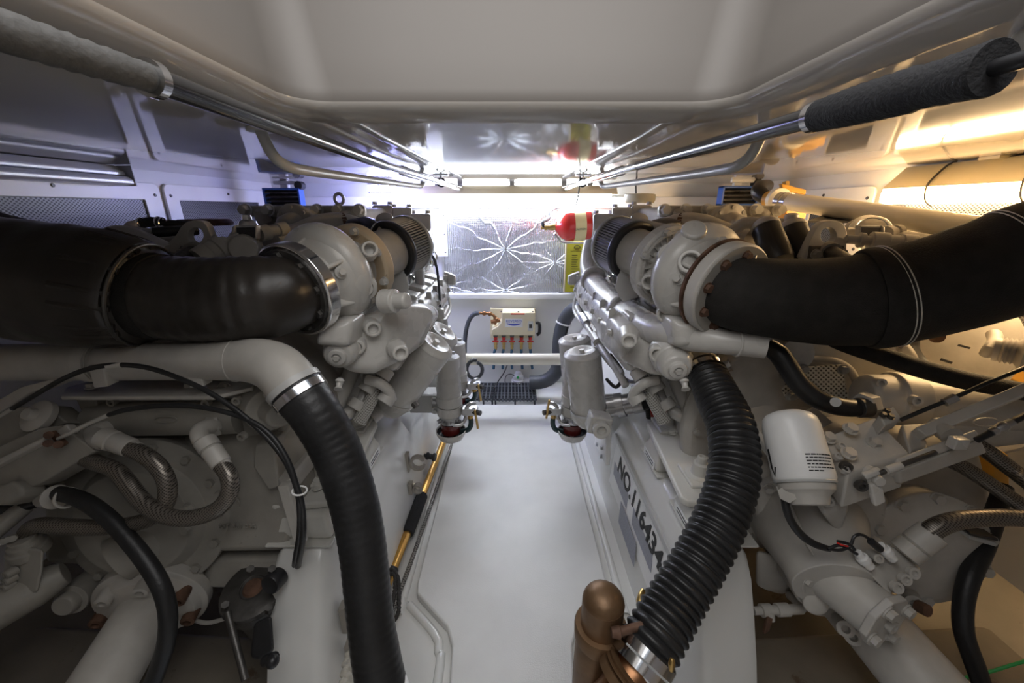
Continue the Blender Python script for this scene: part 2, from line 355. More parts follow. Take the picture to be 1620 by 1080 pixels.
# foil insulation panel
f0, f1 = qy(703, 463, YB), qy(925, 326, YB)
th = T('insulation_panel', 'crinkled silver foil insulation panel pinned to the back bulkhead', 'insulation panel', (f0.x, YB, f0.z))
pc = [(800, 394), (878, 415), (703, 452), (800, 459), (893, 352)]
ctr = (f0 + f1) / 2
pins = [(qy(a, c, YB - .01).x - th.loc.x, qy(a, c, YB - .01).z - th.loc.z, k_, sq) for (a, c), k_, sq in zip(pc, (1.0, .55, .5, .7, .25), (1.5, 1.6, 1.5, 1.3, 1.5))]
th.part('foil_sheet', B().bx(f0.x, f1.x, YB - .012, YB - .001, f0.z, f1.z), foil_material(pins))
th.bolts([qy(a, c, YB - .012) for a, c in pc[:4]], (0, -1, 0), .006, .004, M['steel'], name='pin')
th.part('edge_tape', B().bx(f0.x - .004, f0.x + .012, YB - .015, YB, f0.z, f1.z), M['steel'])
a, c = qy(679, 406, YB - .03), qy(704, 333, YB - .03)
th = T('junction_box', 'flat white junction box cover left of the foil panel', 'junction box', (a.x, YB - .03, a.z))
th.part('cover', B().bx(a.x, c.x, YB - .03, YB, a.z, c.z), M['white'], .004)
th.bolts([V((x, YB - .03, z)) for x in (a.x + .03, c.x - .012) for z in (a.z + .03, (a.z + c.z) / 2, c.z - .03)], (0, -1, 0), .004, .004, M['darksteel'], name='screw')

# strip light across the back
th = T('strip_light', 'long lit cool white strip light across the back bulkhead', 'light', (0, 2.66, 1.25))
x0, x1 = -.64, .62
P = [(2.60, 1.335), (2.735, 1.335), (2.735, 1.388), (2.66, 1.388)]
th.part('housing', B().loft([[V((x, y, z)) for y, z in P] for x in (-.67, .66)]), M['cream'], .004)
P = [(2.605, 1.334), (2.61, 1.285), (2.64, 1.258), (2.70, 1.258), (2.735, 1.275), (2.735, 1.334)]
th.part('diffuser', B().loft([[V((x, y, z)) for y, z in P] for x in (x0, x1)]), M['lamp_back'], label='glowing white diffuser')
for a, c in ((695, 722), (733, 803), (818, 888), (899, 930)):
    p0, p1 = qy(a, 287, 2.64), qy(c, 287, 2.64)
    th.part('slot_glow', B().bx(p0.x, p1.x, 2.662, 2.72, 1.388, 1.4085), M['lamp_slot'], label='lit slot on top of the housing')
for a in (690, 727, 810, 893, 935):
    p0 = qy(a, 287, 2.64); th.part('bracket', B().bx(p0.x - .015, p0.x + .015, 2.66, 2.73, 1.386, 1.41), M['steel'])
# caged bulkhead lamp on the left
p = q(606, 300, 2.35)
th = T('bulkhead_lamp', 'lit caged bulkhead lamp throwing blue light at the left', 'lamp', p)
th.part('body', B().lathe(p + V((0, 0, .05)), (0, 0, -1), [(-.09, .035), (-.03, .04), (0, .082), (.025, .086), (.03, .08)], 28), M['white'])
th.part('glass', B().lathe(p + V((0, 0, .022)), (0, 0, -1), [(0, .074), (.03, .073), (.05, .064), (.06, .045)], 28), M['lamp_left'], label='glowing bluish lens')
for i in range(4):
    a = pi * i / 4; d = V((cos(a), sin(a), 0)); z0 = p + V((0, 0, .02))
    th.part('guard_bar', B().tube([z0 + d * .082, z0 + d * .08 - V((0, 0, .045)), z0 + d * .05 - V((0, 0, .068)), z0 - d * .05 - V((0, 0, .068)), z0 - d * .08 - V((0, 0, .045)), z0 - d * .082], .0035, 6, .02), M['grey'])
th.part('guard_ring', B().torus(p + V((0, 0, -.015)), (0, 0, 1), .081, .004), M['grey'])
# side wall vent grilles
def grille(s, y0, y1, z0, z1, m0, m1, label):
    X = s * (XW - .004)
    th = T('vent_grille', label, 'vent grille', (s * XW, (y0 + y1) / 2, z0), 'vent grilles on the side walls')
    n = 8
    def loop(a0, a1, b0, b1, r):
        out = []
        for cy, cz, t in ((a1 - r, b1 - r, 0), (a0 + r, b1 - r, pi / 2), (a0 + r, b0 + r, pi), (a1 - r, b0 + r, 3 * pi / 2)):
            out += [V((X, cy + r * cos(t + pi / 2 * i / n), cz + r * sin(t + pi / 2 * i / n))) for i in range(n + 1)]
        return out
    th.part('frame', B().plate(loop(y0, y1, z0, z1, .03), loop(m0, m1, z0 + .07, z1 - .07, .004), (-s * .012, 0, 0)), M['white'], .003)
    th.part('perforated_sheet', B().bx(X, X - s * .004, m0 - .01, m1 + .01, z0 + .06, z1 - .06), M['mesh'], label='dark perforated metal sheet')
    pts = [V((X - s * .012, y, z)) for y in (y0 + .03, y1 - .03) for z in (z0 + .06, (z0 + z1) / 2, z1 - .05)] + [V((X - s * .012, (y0 + y1) / 2, z)) for z in (z0 + .03, z1 - .03)]
    th.bolts(pts, (-s, 0, 0), .006, .004, M['darksteel'], name='screw')
grille(-1, 1.02, 1.885, .80, 1.357, 1.10, 1.80, 'large perforated vent grille on the left wall nearer the camera')
grille(-1, 1.91, 2.76, .80, 1.357, 1.985, 2.60, 'perforated vent grille on the left wall beside the back corner')
grille(1, .98, 1.80, .80, 1.345, 1.05, 1.735, 'large perforated vent grille under the lit tube on the right wall')
grille(1, 1.83, 2.42, .80, 1.345, 1.95, 2.20, 'small perforated vent grille behind the cream pipe on the right')
# ------------------------------------------------------------------ things on the back bulkhead
# automatic oil change pump box
D = 2.66
a, c = qy(778, 531, D), qy(847, 494, D)
th = T('pump_box', 'cream oil change pump box with red valves and blue logo sticker', 'pump box', (a.x, YB, a.z))
bp0, bp1 = qy(776, 531, 2.77), qy(847, 488, 2.77)
th.part('back_plate', B().bx(bp0.x, bp1.x, 2.77, YB, bp0.z - .02, bp1.z), M['cream'], .004)
w_, h_ = c.x - a.x, c.z - a.z
prof = [(0, 0), (w_, 0), (w_, h_), (w_ * .24, h_), (w_ * .22, h_ * .60), (w_ * .13, h_ * .40), (0, h_ * .28)]
th.part('cover', B().slab([V((a.x + x, D, a.z + z)) for x, z in prof], (0, .11, 0)), M['cream'], .008)
s0, s1 = qy(799, 517, D - .001), qy(827, 504, D - .001)
lb = th.part('logo_sticker', B().bx(s0.x, s1.x, D - .0015, D + .001, s0.z, s1.z), M['white'])
text(th, 'logo_text', 'REVERSO', .027, V(((s0.x + s1.x) / 2, D - .002, (s0.z + s1.z) / 2 + .011)), (1, 0, 0), (0, 0, 1), M['inkblue'], lb, sx=1.0)
cx, cz = (s0.x + s1.x) / 2, (s0.z + s1.z) / 2 - .003
arc = [V((cx + (t - .5) * .10, D - .0024, cz - .004 - .014 * (1 - (2 * t - 1) ** 2))) for t in [i / 12 for i in range(13)]]
b = B().slab([V((cx - .05, D - .0022, cz))] + [V((p.x, D - .0022, p.z)) for p in arc] + [V((cx + .05, D - .0022, cz)), V((cx + .025, D - .0022, cz - .005)), V((cx - .025, D - .0022, cz - .005))], (0, .001, 0))
th.part('logo_hull', b, M['inkblue'], par=lb)
r0, r1 = qy(808, 497.5, D - .001), qy(830, 495.5, D - .001)
th.part('red_strip', B().bx(r0.x, r1.x, D - .0015, D + .001, r0.z, r1.z), M['red'])
s0, s1 = qy(835, 523, D - .002), qy(843.5, 508, D - .002)
sw = th.part('switch_panel', B().bx(s0.x, s1.x, D - .003, D + .001, s0.z, s1.z), M['steel'])
th.part('switch', B().bx(s0.x + .008, s1.x - .008, D - .010, D, s0.z + .02, s1.z - .02), M['black'], .002, sw)
p = qy(849, 520, 2.70)
th.part('handle', B().tube([p + V((-.01, 0, .045)), p + V((.018, 0, .04)), p + V((.02, 0, -.03)), p + V((0, 0, -.045))], .012, 10), M['black'])
th.bolts([qy(x, 493, D + .01) for x in (793, 820, 843)], (0, 0, 1), .005, .004, M['darksteel'], name='screw')
for i, px in enumerate((784, 797, 810, 825, 839)):
    p = qy(px, 533, D + .03)
    v = th.part('valve', B().cyl(p, p - V((0, 0, .022)), .013, seg=16), M['red'], label='red valve')
    th.part('valve_lever', B().box(p - V((0, .015, .028)), (.045, .012, .010)), M['red'], .003, v)
    th.part('valve_collar', B().cyl(p + V((0, 0, .004)), p - V((0, 0, -.012)), .016, seg=16), M['darksteel'], par=v)
    bf = th.part('brass_fitting', B().lathe(p - V((0, 0, .03)), (0, 0, -1), [(0, .009), (.012, .013), (.03, .013), (.032, .010), (.05, .012), (.06, .009), (.068, .009)], 12), M['brass'])
    th.part('blue_hose', B().tube([p - V((0, 0, .09)), p - V((.004 + .004 * (2 - i), -.005, .12)), p - V((.012 * (1 - i * .4), -.02, .16)), p - V((.02 * (1 - i * .5), -.03, .26))], .010, 10), M['bluehose'])
p = qy(790, 500, D + .03)
b = B()
pts = [qy(x, y, D + .03) for x, y in ((757, 495), (766, 495.5), (775, 496), (781, 499), (786, 505), (790, 508))]
b.tube(pts, .010, 10)
for k_ in (1, 2, 4): b.sphere(pts[k_], .017, seg=10)
b.cyl(qy(777, 509, D + .03), qy(791, 506, D + .03), .015); b.cyl(qy(783, 513, D + .04), qy(783, 500, D + .04), .012)
th.part('inlet_fitting', b, M['copper'], label='copper coloured inlet fitting')
one('black_hose', B().tube([qy(x, y, 2.68) for x, y in ((758, 495), (750, 497), (743, 505), (738, 520), (735.5, 540), (735, 562))], .016, 10), M['rubg'], 'black hose curving down from the left of the cream pump box', 'hose')
# fire extinguisher
p = q(905, 357, 2.50)
th = T('fire_extinguisher', 'red fire extinguisher bottle lying sideways above the yellow sign', 'fire extinguisher', p)
d = V((1, .05, .06)).normalized(); R0 = .092
o = p - d * .075
body = th.part('bottle', B().lathe(o, d, [(-.035, .022), (-.025, .035), (0, .07), (.03, R0), (.05, R0 + .002), (.22, R0 + .002), (.25, .07), (.26, .03)], 36), M['red'])
th.part('band_label', B().lathe(o + d * .08, d, [(0, R0 + .003), (.07, R0 + .003)], 36, False), M['label'], label='cream label band')
text(th, 'label_text', 'CAUTION', .016, o + d * .115 + V((0, -R0 - .0042, -.02)), d, (0, 0, 1), M['ink'], ext=.0004)
th.part('valve', B().lathe(o - d * .085, d, [(-.04, .011), (-.02, .011), (-.018, .018), (0, .018), (.002, .014), (.03, .022), (.055, .022)], 16), M['brass'], label='brass valve')
th.part('discharge_hose', B().tube([o - d * .10, o - d * .115 + V((0, 0, .03)), q(868, 345, 2.52), q(869, 337, 2.53), q(876, 330, 2.55), q(884, 327, 2.58)], .012, 10), M['rubg'])
th.part('bracket', B().tube([q(877, 369, 2.56), q(886, 379, 2.6), q(892, 383, 2.6), q(925, 384, 2.6)], .008, 8), M['steel'])
th.part('strap', B().lathe(o + d * .185, d, [(0, R0 + .004), (.018, R0 + .004)], 36, False), M['steel'])
# yellow notice
y0, y1 = qy(893.5, 462, 2.72), qy(926, 382, 2.72)
th = T('notice_board', 'yellow notice board with small text on the back bulkhead', 'sign', (y0.x, 2.74, y0.z))
th.part('board', B().bx(y0.x, y1.x, 2.722, 2.74, y0.z, y1.z), M['yellow'], label='yellow printed face')
th.part('board_frame', B().bx(y0.x - .008, y0.x, 2.715, 2.745, y0.z, y1.z), M['cream'])
th.part('wall_spacer', B().bx(y0.x + .02, y1.x - .02, 2.74, 2.79, y0.z + .03, y1.z - .03), M['darksteel'])
cx = qy(913, 392, 2.72)
th.part('logo_arc', B().tube([cx + V((.02 * cos(t), -.001, .016 * sin(t))) for t in [pi * i / 12 for i in range(13)]] , .0022, 6), M['ink'])
th.part('logo_bar', B().bx(cx.x - .022, cx.x + .022, 2.7195, 2.722, cx.z - .004, cx.z + .0005), M['ink'])
text(th, 'logo_text', 'MAN', .012, V((cx.x, 2.7205, cx.z - .012)), (1, 0, 0), (0, 0, 1), M['ink'])
text(th, 'heading', 'SAFETY NOTICE', .010, qy(911, 397.5, 2.7205), (1, 0, 0), (0, 0, 1), M['ink'])
b = B(); random.seed(4)
for i in range(15):
    z = qy(911, 404 + i * 3.6, 2.72).z; xa = qy(905, 400, 2.72).x
    b.bx(xa, xa + random.uniform(.03, .062), 2.7205, 2.722, z, z + .0035)
th.part('printed_lines', b, M['ink'])
# cream pipe across the end of the walkway
p0, p1 = q(725, 568, 2.45), q(900, 568, 2.45)
one('cross_pipe', B().cyl(p0 - V((.1, 0, 0)), p1 + V((.1, 0, 0)), 9.3 * 2.45 / F, seg=28), M['pvc'], 'cream pipe running across the far end of the walkway', 'pipe')
th = T('looped_hose', 'black hose loop hanging below the left end of the cross pipe', 'hose', q(750, 583, 2.40))
cc = q(750, 583, 2.38); R = frame(V((.25, -1, 0)))
th.part('hose', B().tube([(cc + R @ V((cos(t) * .046, sin(t) * .055, .006 * t - .01)), .011) for t in [i * .35 + 1.2 for i in range(19)]], None, 10), M['rubg'])
th.part('cable_tie', B().torus(q(748.5, 568.5, 2.37), (1, 0, .3), .013, .002, 14, 6), M['white'])
b = B().tube([(q(x, y, z), 11 * z / F) for x, y, z in ((922, 484, 2.5), (908, 489, 2.55), (897, 500, 2.6), (889, 517, 2.64), (885, 540, 2.66), (884, 565, 2.68), (881, 585, 2.7), (870, 598, 2.72), (855, 604, 2.74), (838, 604.5, 2.75))], None, 14)
th = T('discharge_hose', 'dark grey hose running down the back bulkhead to the bilge pump', 'hose', q(885, 565, 2.68))
th.part('hose', b, M['rubg'])
th.part('hose_clip', B().torus(q(891.5, 511, 2.63), (.25, 0, 1), .048, .006, 20, 8), M['white'])
th.part('hose_clamp', B().lathe(q(842, 604.5, 2.75), (-1, 0, 0), [(-.02, .047), (.02, .047)], 20), M['steel'])
th.part('cable', B().tube([q(904, 494, 2.6), q(899, 515, 2.6), q(893, 540, 2.62), q(889, 560, 2.62)], .005, 6), M['black'])
# bilge pump
p = qz(820, 611, -.03); p.y = 2.70; p = qy(820, 611, 2.70)
th = T('bilge_pump', 'small white bilge pump with green dot beside the perforated mat', 'pump', p)
th.part('body', B().lathe(p, (0, 0, 1), [(0, .045), (.06, .047), (.062, .04), (.09, .037), (.10, .026), (.12, .022), (.125, .012)], 24), M['white'], .002)
th.part('base', B().box(p + V((0, 0, .025)), (.105, .08, .05)), M['white'], .008)
th.part('green_button', B().cyl(p + V((-.005, -.034, .092)), p + V((-.005, -.045, .092)), .010, seg=14), M['green'])
th.part('outlet', B().cyl(p + V((.03, 0, .032)), p + V((.10, 0, .035)), .036), M['grey'])
th.part('red_mark', B().cyl(p + V((0, -.041, .012)), p + V((0, -.044, .012)), .012, seg=14), M['red'])
th.part('wire', B().tube([p + V((-.03, -.03, .10)), p + V((-.06, -.04, .12)), p + V((-.09, -.03, .10)), p + V((-.10, -.02, .05)), p + V((-.08, -.02, .0))], .003, 6), M['black'])
one('pump_cable', B().tube([q(803, 576, 2.46), q(797, 590, 2.55), q(788, 603, 2.6), q(783, 612, 2.58)], .004, 6), M['black'], 'thin black cable hanging from the cross pipe to the mat', 'cable')
# perforated mat, two interlocking tiles
m0, m1 = (-.265, 2.40), (.165, 2.66)
for i, (xa, xb, lb) in enumerate(((-.265, -.125, 'left tile of the dark grey perforated plastic mat on the floor'), (-.123, .165, 'wider right tile of the dark grey perforated plastic mat on the floor'))):
    th = T('mat_tile', lb, 'mat', ((xa + xb) / 2, 2.53, -.03), 'perforated mat tiles')
    b = B(); z0, z1 = .012, .028
    nx = int((xb - xa) / .024)
    for k_ in range(nx + 1): x = xa + (xb - xa) * k_ / nx; b.bx(x - .004, x + .004, 2.40, 2.66, z0, z1)
    for k_ in range(12): y = 2.40 + .26 * k_ / 11; b.bx(xa, xb, y - .004, y + .004, z0 + .002, z1 - .002)
    th.part('grid', b, M['rubg'])
    b = B()
    for k_ in range(nx): x = xa + (xb - xa) * (k_ + .5) / nx; b.bx(x - .005, x + .005, 2.385, 2.40, z0, z1 - .006)
    th.part('edge_tabs', b, M['rubg'])
    b = B()
    for x in (xa + .01, (xa + xb) / 2, xb - .01):
        for y in (2.41, 2.53, 2.65): b.bx(x - .006, x + .006, y - .006, y + .006, -.036, z0)
    th.part('feet', b, M['rubg'])
# ------------------------------------------------------------------ things hung from the deckhead
def pole(s, lb, grip):
    P = lambda px, py, zc: q(810 + s * (px - 810), py, zc)
    far, mid, near = P(884, 300, 2.60), P(1040, 252.5, .98), P(1292, 184, .462)
    end = P(1573, 107, .292)
    if s < 0: near, end = q(238, 124, .385), q(-60, 28, .27)
    th = T('telescopic_pole', lb, 'pole', far, 'telescopic poles clipped under the deckhead')
    th.part('black_tube', B().tube([P(1010, 262, 1.12), near], .0125, 20, sm=False), M['carbon'])
    th.part('chrome_rod', B().tube([far, P(1015, 260, 1.09)], .0105, 16, sm=False), M['chrome'])
    d = (near - far).normalized()
    c0 = P(945, 281.5, 1.7); b = B()
    b.tube([c0, P(985, 269.5, 1.28)], .0135, 16, .003, rib=(.028, .0022), sm=False) if False else None
    L = (P(985, 269.5, 1.28) - c0)
    b.lathe(c0, L, [(L.length * i / 60, .0128 + .0035 * abs(sin(i * pi / 5.5))) for i in range(61)], 16)
    th.part('spring_sleeve', b, M['steel'])
    L = P(906, 293.5, 2.25) - far
    th.part('threaded_tip', B().lathe(far, L, [(0, .012)] + [(L.length * i / 60, .0115 + .003 * (i % 4 < 2)) for i in range(61)], 14), M['steel'])
    th.part('end_cap', B().lathe(far + d * .012, -d, [(0, .017), (.02, .017), (.024, .012)], 16), M['black'])
    g = th.part('grip', B().tube([(near, .0165 if s > 0 else .0125), (near.lerp(end, .25), .0185 if s > 0 else .0135), (near.lerp(end, .65), .019 if s > 0 else .0145), (near.lerp(end, .72), .0175 if s > 0 else .0145), (end, .0195 if s > 0 else .015)], None, 20, .006, rib=(.014, .0008), sm=True), M[grip], label='foam grip')
    th.part('grip_ring', B().lathe(near - d * .0, -d, [(-.004, .0175), (.006, .0175), (.010, .0135)], 18), M['chrome'])
    e2 = end + (end - near).normalized() * .09
    th.part('tail', B().tube([end, e2], .006, 10, sm=False), M['black'])
    return th, P
for s, lb, grip in ((-1, 'telescopic pole with grey foam grip hung under the deckhead on the left', 'foamg'), (1, 'telescopic pole with black foam grip hung under the deckhead on the right', 'foam')):
    th, P = pole(s, lb, grip)
    c = P(922, 288.5, 1.95)
    tc = T('pole_clip', 'metal clip holding the far end of the %s telescopic pole' % ('left' if s < 0 else 'right'), 'clip', V((c.x, c.y, ZC)), 'pole clips')
    tc.part('clip_ring', B().torus(c, (s * .05, 1, .02), .0185, .0045, 20, 8), M['black'])
    tc.part('clip_stem', B().cyl(c + V((0, 0, .017)), V((c.x, c.y, ZC - .002)), .006, seg=10), M['steel'])
    tc.part('clip_plate', B().box(V((c.x, c.y, ZC - .004)), (.075, .03, .006)), M['steel'], .002)
    # painted grab rail
    pts = [P(1208, 208, .82), P(1198, 228, .82), P(1186, 248, .83), P(1166, 262.5, .86), P(1140, 269, .92), P(1080, 278, 1.12), P(1000, 289, 1.55), P(962, 294, 1.82), P(953, 293.5, 1.87), P(951, 286, 1.9), P(955, 277, 1.92)]
    pts[0].z = ZC; pts[-1].z = ZC
    tr = T('grab_rail', 'grey painted grab rail under the deckhead beside the %s pole' % ('left' if s < 0 else 'right'), 'rail', pts[5], 'grab rails under the deckhead')
    tr.part('rail', B().tube(pts, .0115, 18, .01), M['grey'])
    for p_, n_ in ((pts[0], 0), (pts[-1], 1)): tr.part('foot_plate', B().cyl(V((p_.x, p_.y, ZC - .008)), V((p_.x, p_.y, ZC)), .026), M['grey'], .002)
p = q(1612, 78, .36)
one('deckhead_fitting', B().hull([q(x, y, z) for x, y in ((1590, 70), (1605, 48), (1650, 30), (1660, 90), (1600, 112), (1588, 100)) for z in (.36, .45)]), M['white'], 'pale rounded fitting at the top right edge just past the end of the black grip', 'fitting', .008)
# unlit twin reflector lamp, left
th = T('unlit_strip_light', 'unlit silver strip light reflector in the left deckhead corner', 'light', (-1.55, 1.2, 1.40))
ys = (.75, 1.65)
b = B().loft([[V((x, y, z)) for x, z in ((-1.598, 1.408), (-1.53, 1.408), (-1.50, 1.385), (-1.50, 1.37), (-1.598, 1.37))] for y in ys]); th.part('upper_housing', b, M['reflector'], .004)
b = B().loft([[V((x, y, z)) for x, z in ((-1.598, 1.368), (-1.49, 1.368), (-1.475, 1.355), (-1.475, 1.340), (-1.50, 1.335), (-1.598, 1.335))] for y in ys]); th.part('lower_housing', b, M['reflector'], .004)
th.part('end_cap', B().bx(-1.598, -1.472, ys[1], ys[1] + .006, 1.334, 1.408), M['grey'], .001)
th.bolts([V((-1.51, ys[1] + .006, z)) for z in (1.352, 1.39)], (0, 1, 0), .004, .003, M['darksteel'], name='screw')
# lit tube light, right
th = T('tube_light', 'lit warm tube light high on the right wall above the grille', 'light', (1.55, 1.2, 1.40))
ya, yb = .78, 1.69
th.part('housing', B().loft([[V((x, y, z)) for x, z in ((1.598, 1.405), (1.56, 1.405), (1.505, 1.345), (1.485, 1.325), (1.598, 1.325))] for y in (ya, yb)]), M['cream'], .003)
th.part('lens', B().loft([[V((x, y, z)) for x, z in ((1.59, 1.324), (1.492, 1.324), (1.486, 1.30), (1.49, 1.275), (1.51, 1.268), (1.59, 1.268))] for y in (ya, yb - .004)]), M['lamp_right'], label='glowing warm lens')
for y in (1.50, 1.22): th.part('cable_tie', B().tube([V((x, y + k_, z)) for x, z, k_ in ((1.575, 1.408, .02), (1.545, 1.398, .015), (1.50, 1.352, .01), (1.482, 1.325, .004), (1.482, 1.295, 0), (1.488, 1.272, -.006), (1.50, 1.258, -.02))], .0035, 8), M['darksteel'])
for y in (1.38, 1.2, .95): th.part('mounting_clip', B().bx(1.53, 1.58, y - .03, y + .03, 1.400, 1.4095), M['cream'])
# fan vents
for s, px, py, lb in ((-1, 450, 313, 'blue slatted fan vent under the left deckhead'), (1, 1167, 310, 'blue slatted fan vent under the right deckhead')):
    zc = 2.30; c = q(px, py, zc); k_ = zc / F
    th = T('fan_vent', lb, 'vent', V((c.x, c.y, ZC)), 'blue fan vents')
    n = 6; wd, ht = 27 * k_, 13 * k_
    pts = [V((c.x + a * wd, c.y, c.z + e * ht)) for a, e in ((-1, -1), (-1, 1), (1, 1), (1, -1))]
    b = B()
    for i in range(4):
        p0_, p1_ = pts[i], pts[(i + 1) % 4]
        mid = (p0_ + p1_) / 2; dv = p1_ - p0_
        b.box(mid, (abs(dv.x) + .012, .06, abs(dv.z) + .012))
    th.part('blue_frame', b, M['blue'], .003)
    th.part('dark_back', B().box(c + V((0, .02, 0)), (wd * 2 - .02, .01, ht * 2 - .02)), M['black'])
    for i in range(4): th.part('slat', B().box(c + V((0, -.015, ht * (i - 1.5) * .48)), (wd * 1.9, .028, .006), Matrix.Rotation(.5, 3, 'X')), M['darksteel'])
    th.part('post', B().bx(c.x - .022, c.x + .022, c.y + .015, c.y + .045, c.z, ZC), M['white'], .004)
    th.part('cross_arm', B().bx(c.x - .05, c.x + .085, c.y - .005, c.y + .015, c.z + ht + .025, c.z + ht + .045), M['white'], .003)
    th.part('knob', B().cyl(c + V((.10, -.02, ht + .02)), c + V((.10, .03, ht + .02)), .024, seg=16), M['black'], .003)
# round dome lamp (unlit) over the right engine
c = q(1012, 313, 2.10)
th = T('round_fitting', 'round cream ring fitting hanging over the right engine by a black cable', 'fitting', c)
th.part('ring', B().lathe(c + V((0, 0, -.025)), (0, 0, 1), [(0, .066), (0, .074), (.012, .08), (.042, .08), (.045, .074), (.042, .066), (0, .066)], 32, False), M['cream'])
th.part('disc', B().cyl(c + V((0, 0, .005)), c + V((0, 0, .012)), .07, seg=32), M['cream'])
th.part('cable', B().tube([c + V((-.02, 0, .01)), c + V((-.025, .01, .07)), V((c.x - .02, c.y + .02, ZC))], .0045, 8), M['black'])
# hanging cable tie near the right pole
c = q(917, 292, 2.0); one('hanging_cable', B().tube([V((c.x, c.y, ZC)), c, c + V((-.004, .01, -.06)), c + V((-.012, .01, -.10))], .0035, 8), M['black'], 'thin black cable hanging from the right pole clip', 'cable')
# cream pipe, right
pts = [(1237, 318, 1.56, 12.5), (1300, 326, 1.42, 14), (1380, 338, 1.28, 16), (1480, 353, 1.13, 18.5), (1570, 367, 1.02, 21), (1680, 385, .92, 24)]
th = T('cream_pipe', 'long cream pipe over the right engine running out under the tube light', 'pipe', q(1380, 338, 1.28))
th.part('pipe', B().tube(qp(pts), None, 24, .03), M['pvc'])
for x, y in ((1236, 318), (1246, 319)): th.part('pipe_clamp', B().lathe(q(x, y, 1.56 - (x - 1236) * .002), q(1300, 326, 1.42) - q(1237, 318, 1.56), [(-.010, .034), (.010, .034)], 24), M['chrome'], label='chrome hose clamp')
th = T('seacock_valve', 'amber painted valve with lever at the far end of the cream pipe', 'valve', q(1230, 310, 1.65))
th.part('valve_body', B().tube([q(1228, 316, 1.62), q(1214, 315, 1.66)], .032, 16, sm=False), M['amber'])
th.part('flange', B().lathe(q(1231, 316, 1.6), q(1237, 318, 1.56) - q(1214, 315, 1.66), [(-.012, .045), (.012, .045)], 24), M['pvc'])
th.part('valve_bonnet', B().cyl(q(1244, 310, 1.68), q(1244, 296, 1.68), .022), M['amber'], .003)
th.part('lever', B().slab([q(x, y, 1.60) for x, y in ((1236, 290), (1276, 300), (1275, 308), (1238, 300))], (0, .02, 0)), M['amber'], .004)
th.part('stem_nut', B().cyl(q(1243, 296, 1.64), q(1243, 288, 1.64), .014, seg=6), M['brass'])
th.part('elbow_hose', B().tube(qp([(1214, 315, 1.66, 9), (1206, 309, 1.68, 11), (1200, 303, 1.7, 11), (1203, 296, 1.74, 10), (1214, 294, 1.8, 9)]), None, 16), M['rub'])
th.part('stand_bracket', B().box(q(1253, 340, 1.72), (.09, .05, .14)), M['amber'], .004)
# ------------------------------------------------------------------ walkway things
P0, P1 = qz(707, 688, .03), qz(598, 975, .03)
# brush pole lying in the left gutter
def on_line(py, px, z=.012): return qz(px, py, z)
A_, Z_ = on_line(686, 708), on_line(930, 612)
th = T('boat_hook', 'gold pole with black foam grip lying along the left gutter', 'boat hook', A_)
d = (Z_ - A_).normalized(); L = (Z_ - A_).length
tt = lambda py: min(range(0, 1001), key=lambda k_: abs(py - PY(A_ + d * L * k_ / 1000 * 1.05))) / 1000 * 1.05 * L
def PY(p):
    r = p - CAM; zc = r.y * CT - r.z * ST; v = (r.y * ST + r.z * CT) / zc; return 540 - F * v
up = V((0, 0, .012))
t0, t1 = tt(787), tt(848)
th.part('gold_tube', B().cyl(A_ + up, A_ + up + d * t0 , .0165), M['gold'])
th.part('gold_tube', B().cyl(A_ + up + d * t1, A_ + up + d * (L + .12), .0165), M['gold'])
th.part('grip', B().lathe(A_ + up + d * t0, d, [(0, .017), (0, .023), (.006, .026), (t1 - t0 - .006, .026), (t1 - t0, .023), (t1 - t0, .017)], 24), M['foam'])
tk = tt(905)
th.part('lanyard_clip', B().lathe(A_ + up + d * tk, d, [(0, .0175), (0, .021), (.03, .021), (.03, .0175)], 20), M['black'])
c = A_ + up + d * (tk + .03)
b = B().tube([c + V((.0, -.005, .02)), c + V((.022, -.01, .022)), c + V((.034, -.05, .012)), c + V((.042, -.12, .005)), c + V((.052, -.155, .0)), c + V((.065, -.13, .0)), c + V((.055, -.08, .008)), c + V((.036, -.02, .02)), c + V((.005, .012, .024)), c + V((-.015, .005, .012))], .0065, 10, .006, rib=(.012, .0012))
th.part('lanyard', b, M['ropeb'], label='dark rope lanyard loop')
# braided line beside it
pts = [qz(x, y, -.02) for x, y in ((716, 700), (700, 745), (676, 815), (648, 895), (622, 962), (600, 1010))]
one('braided_line', B().tube(pts, .008, 10, .01, rib=(.012, .001)), M['braidk'], 'thin braided line running along the left gutter by the gold pole', 'line')
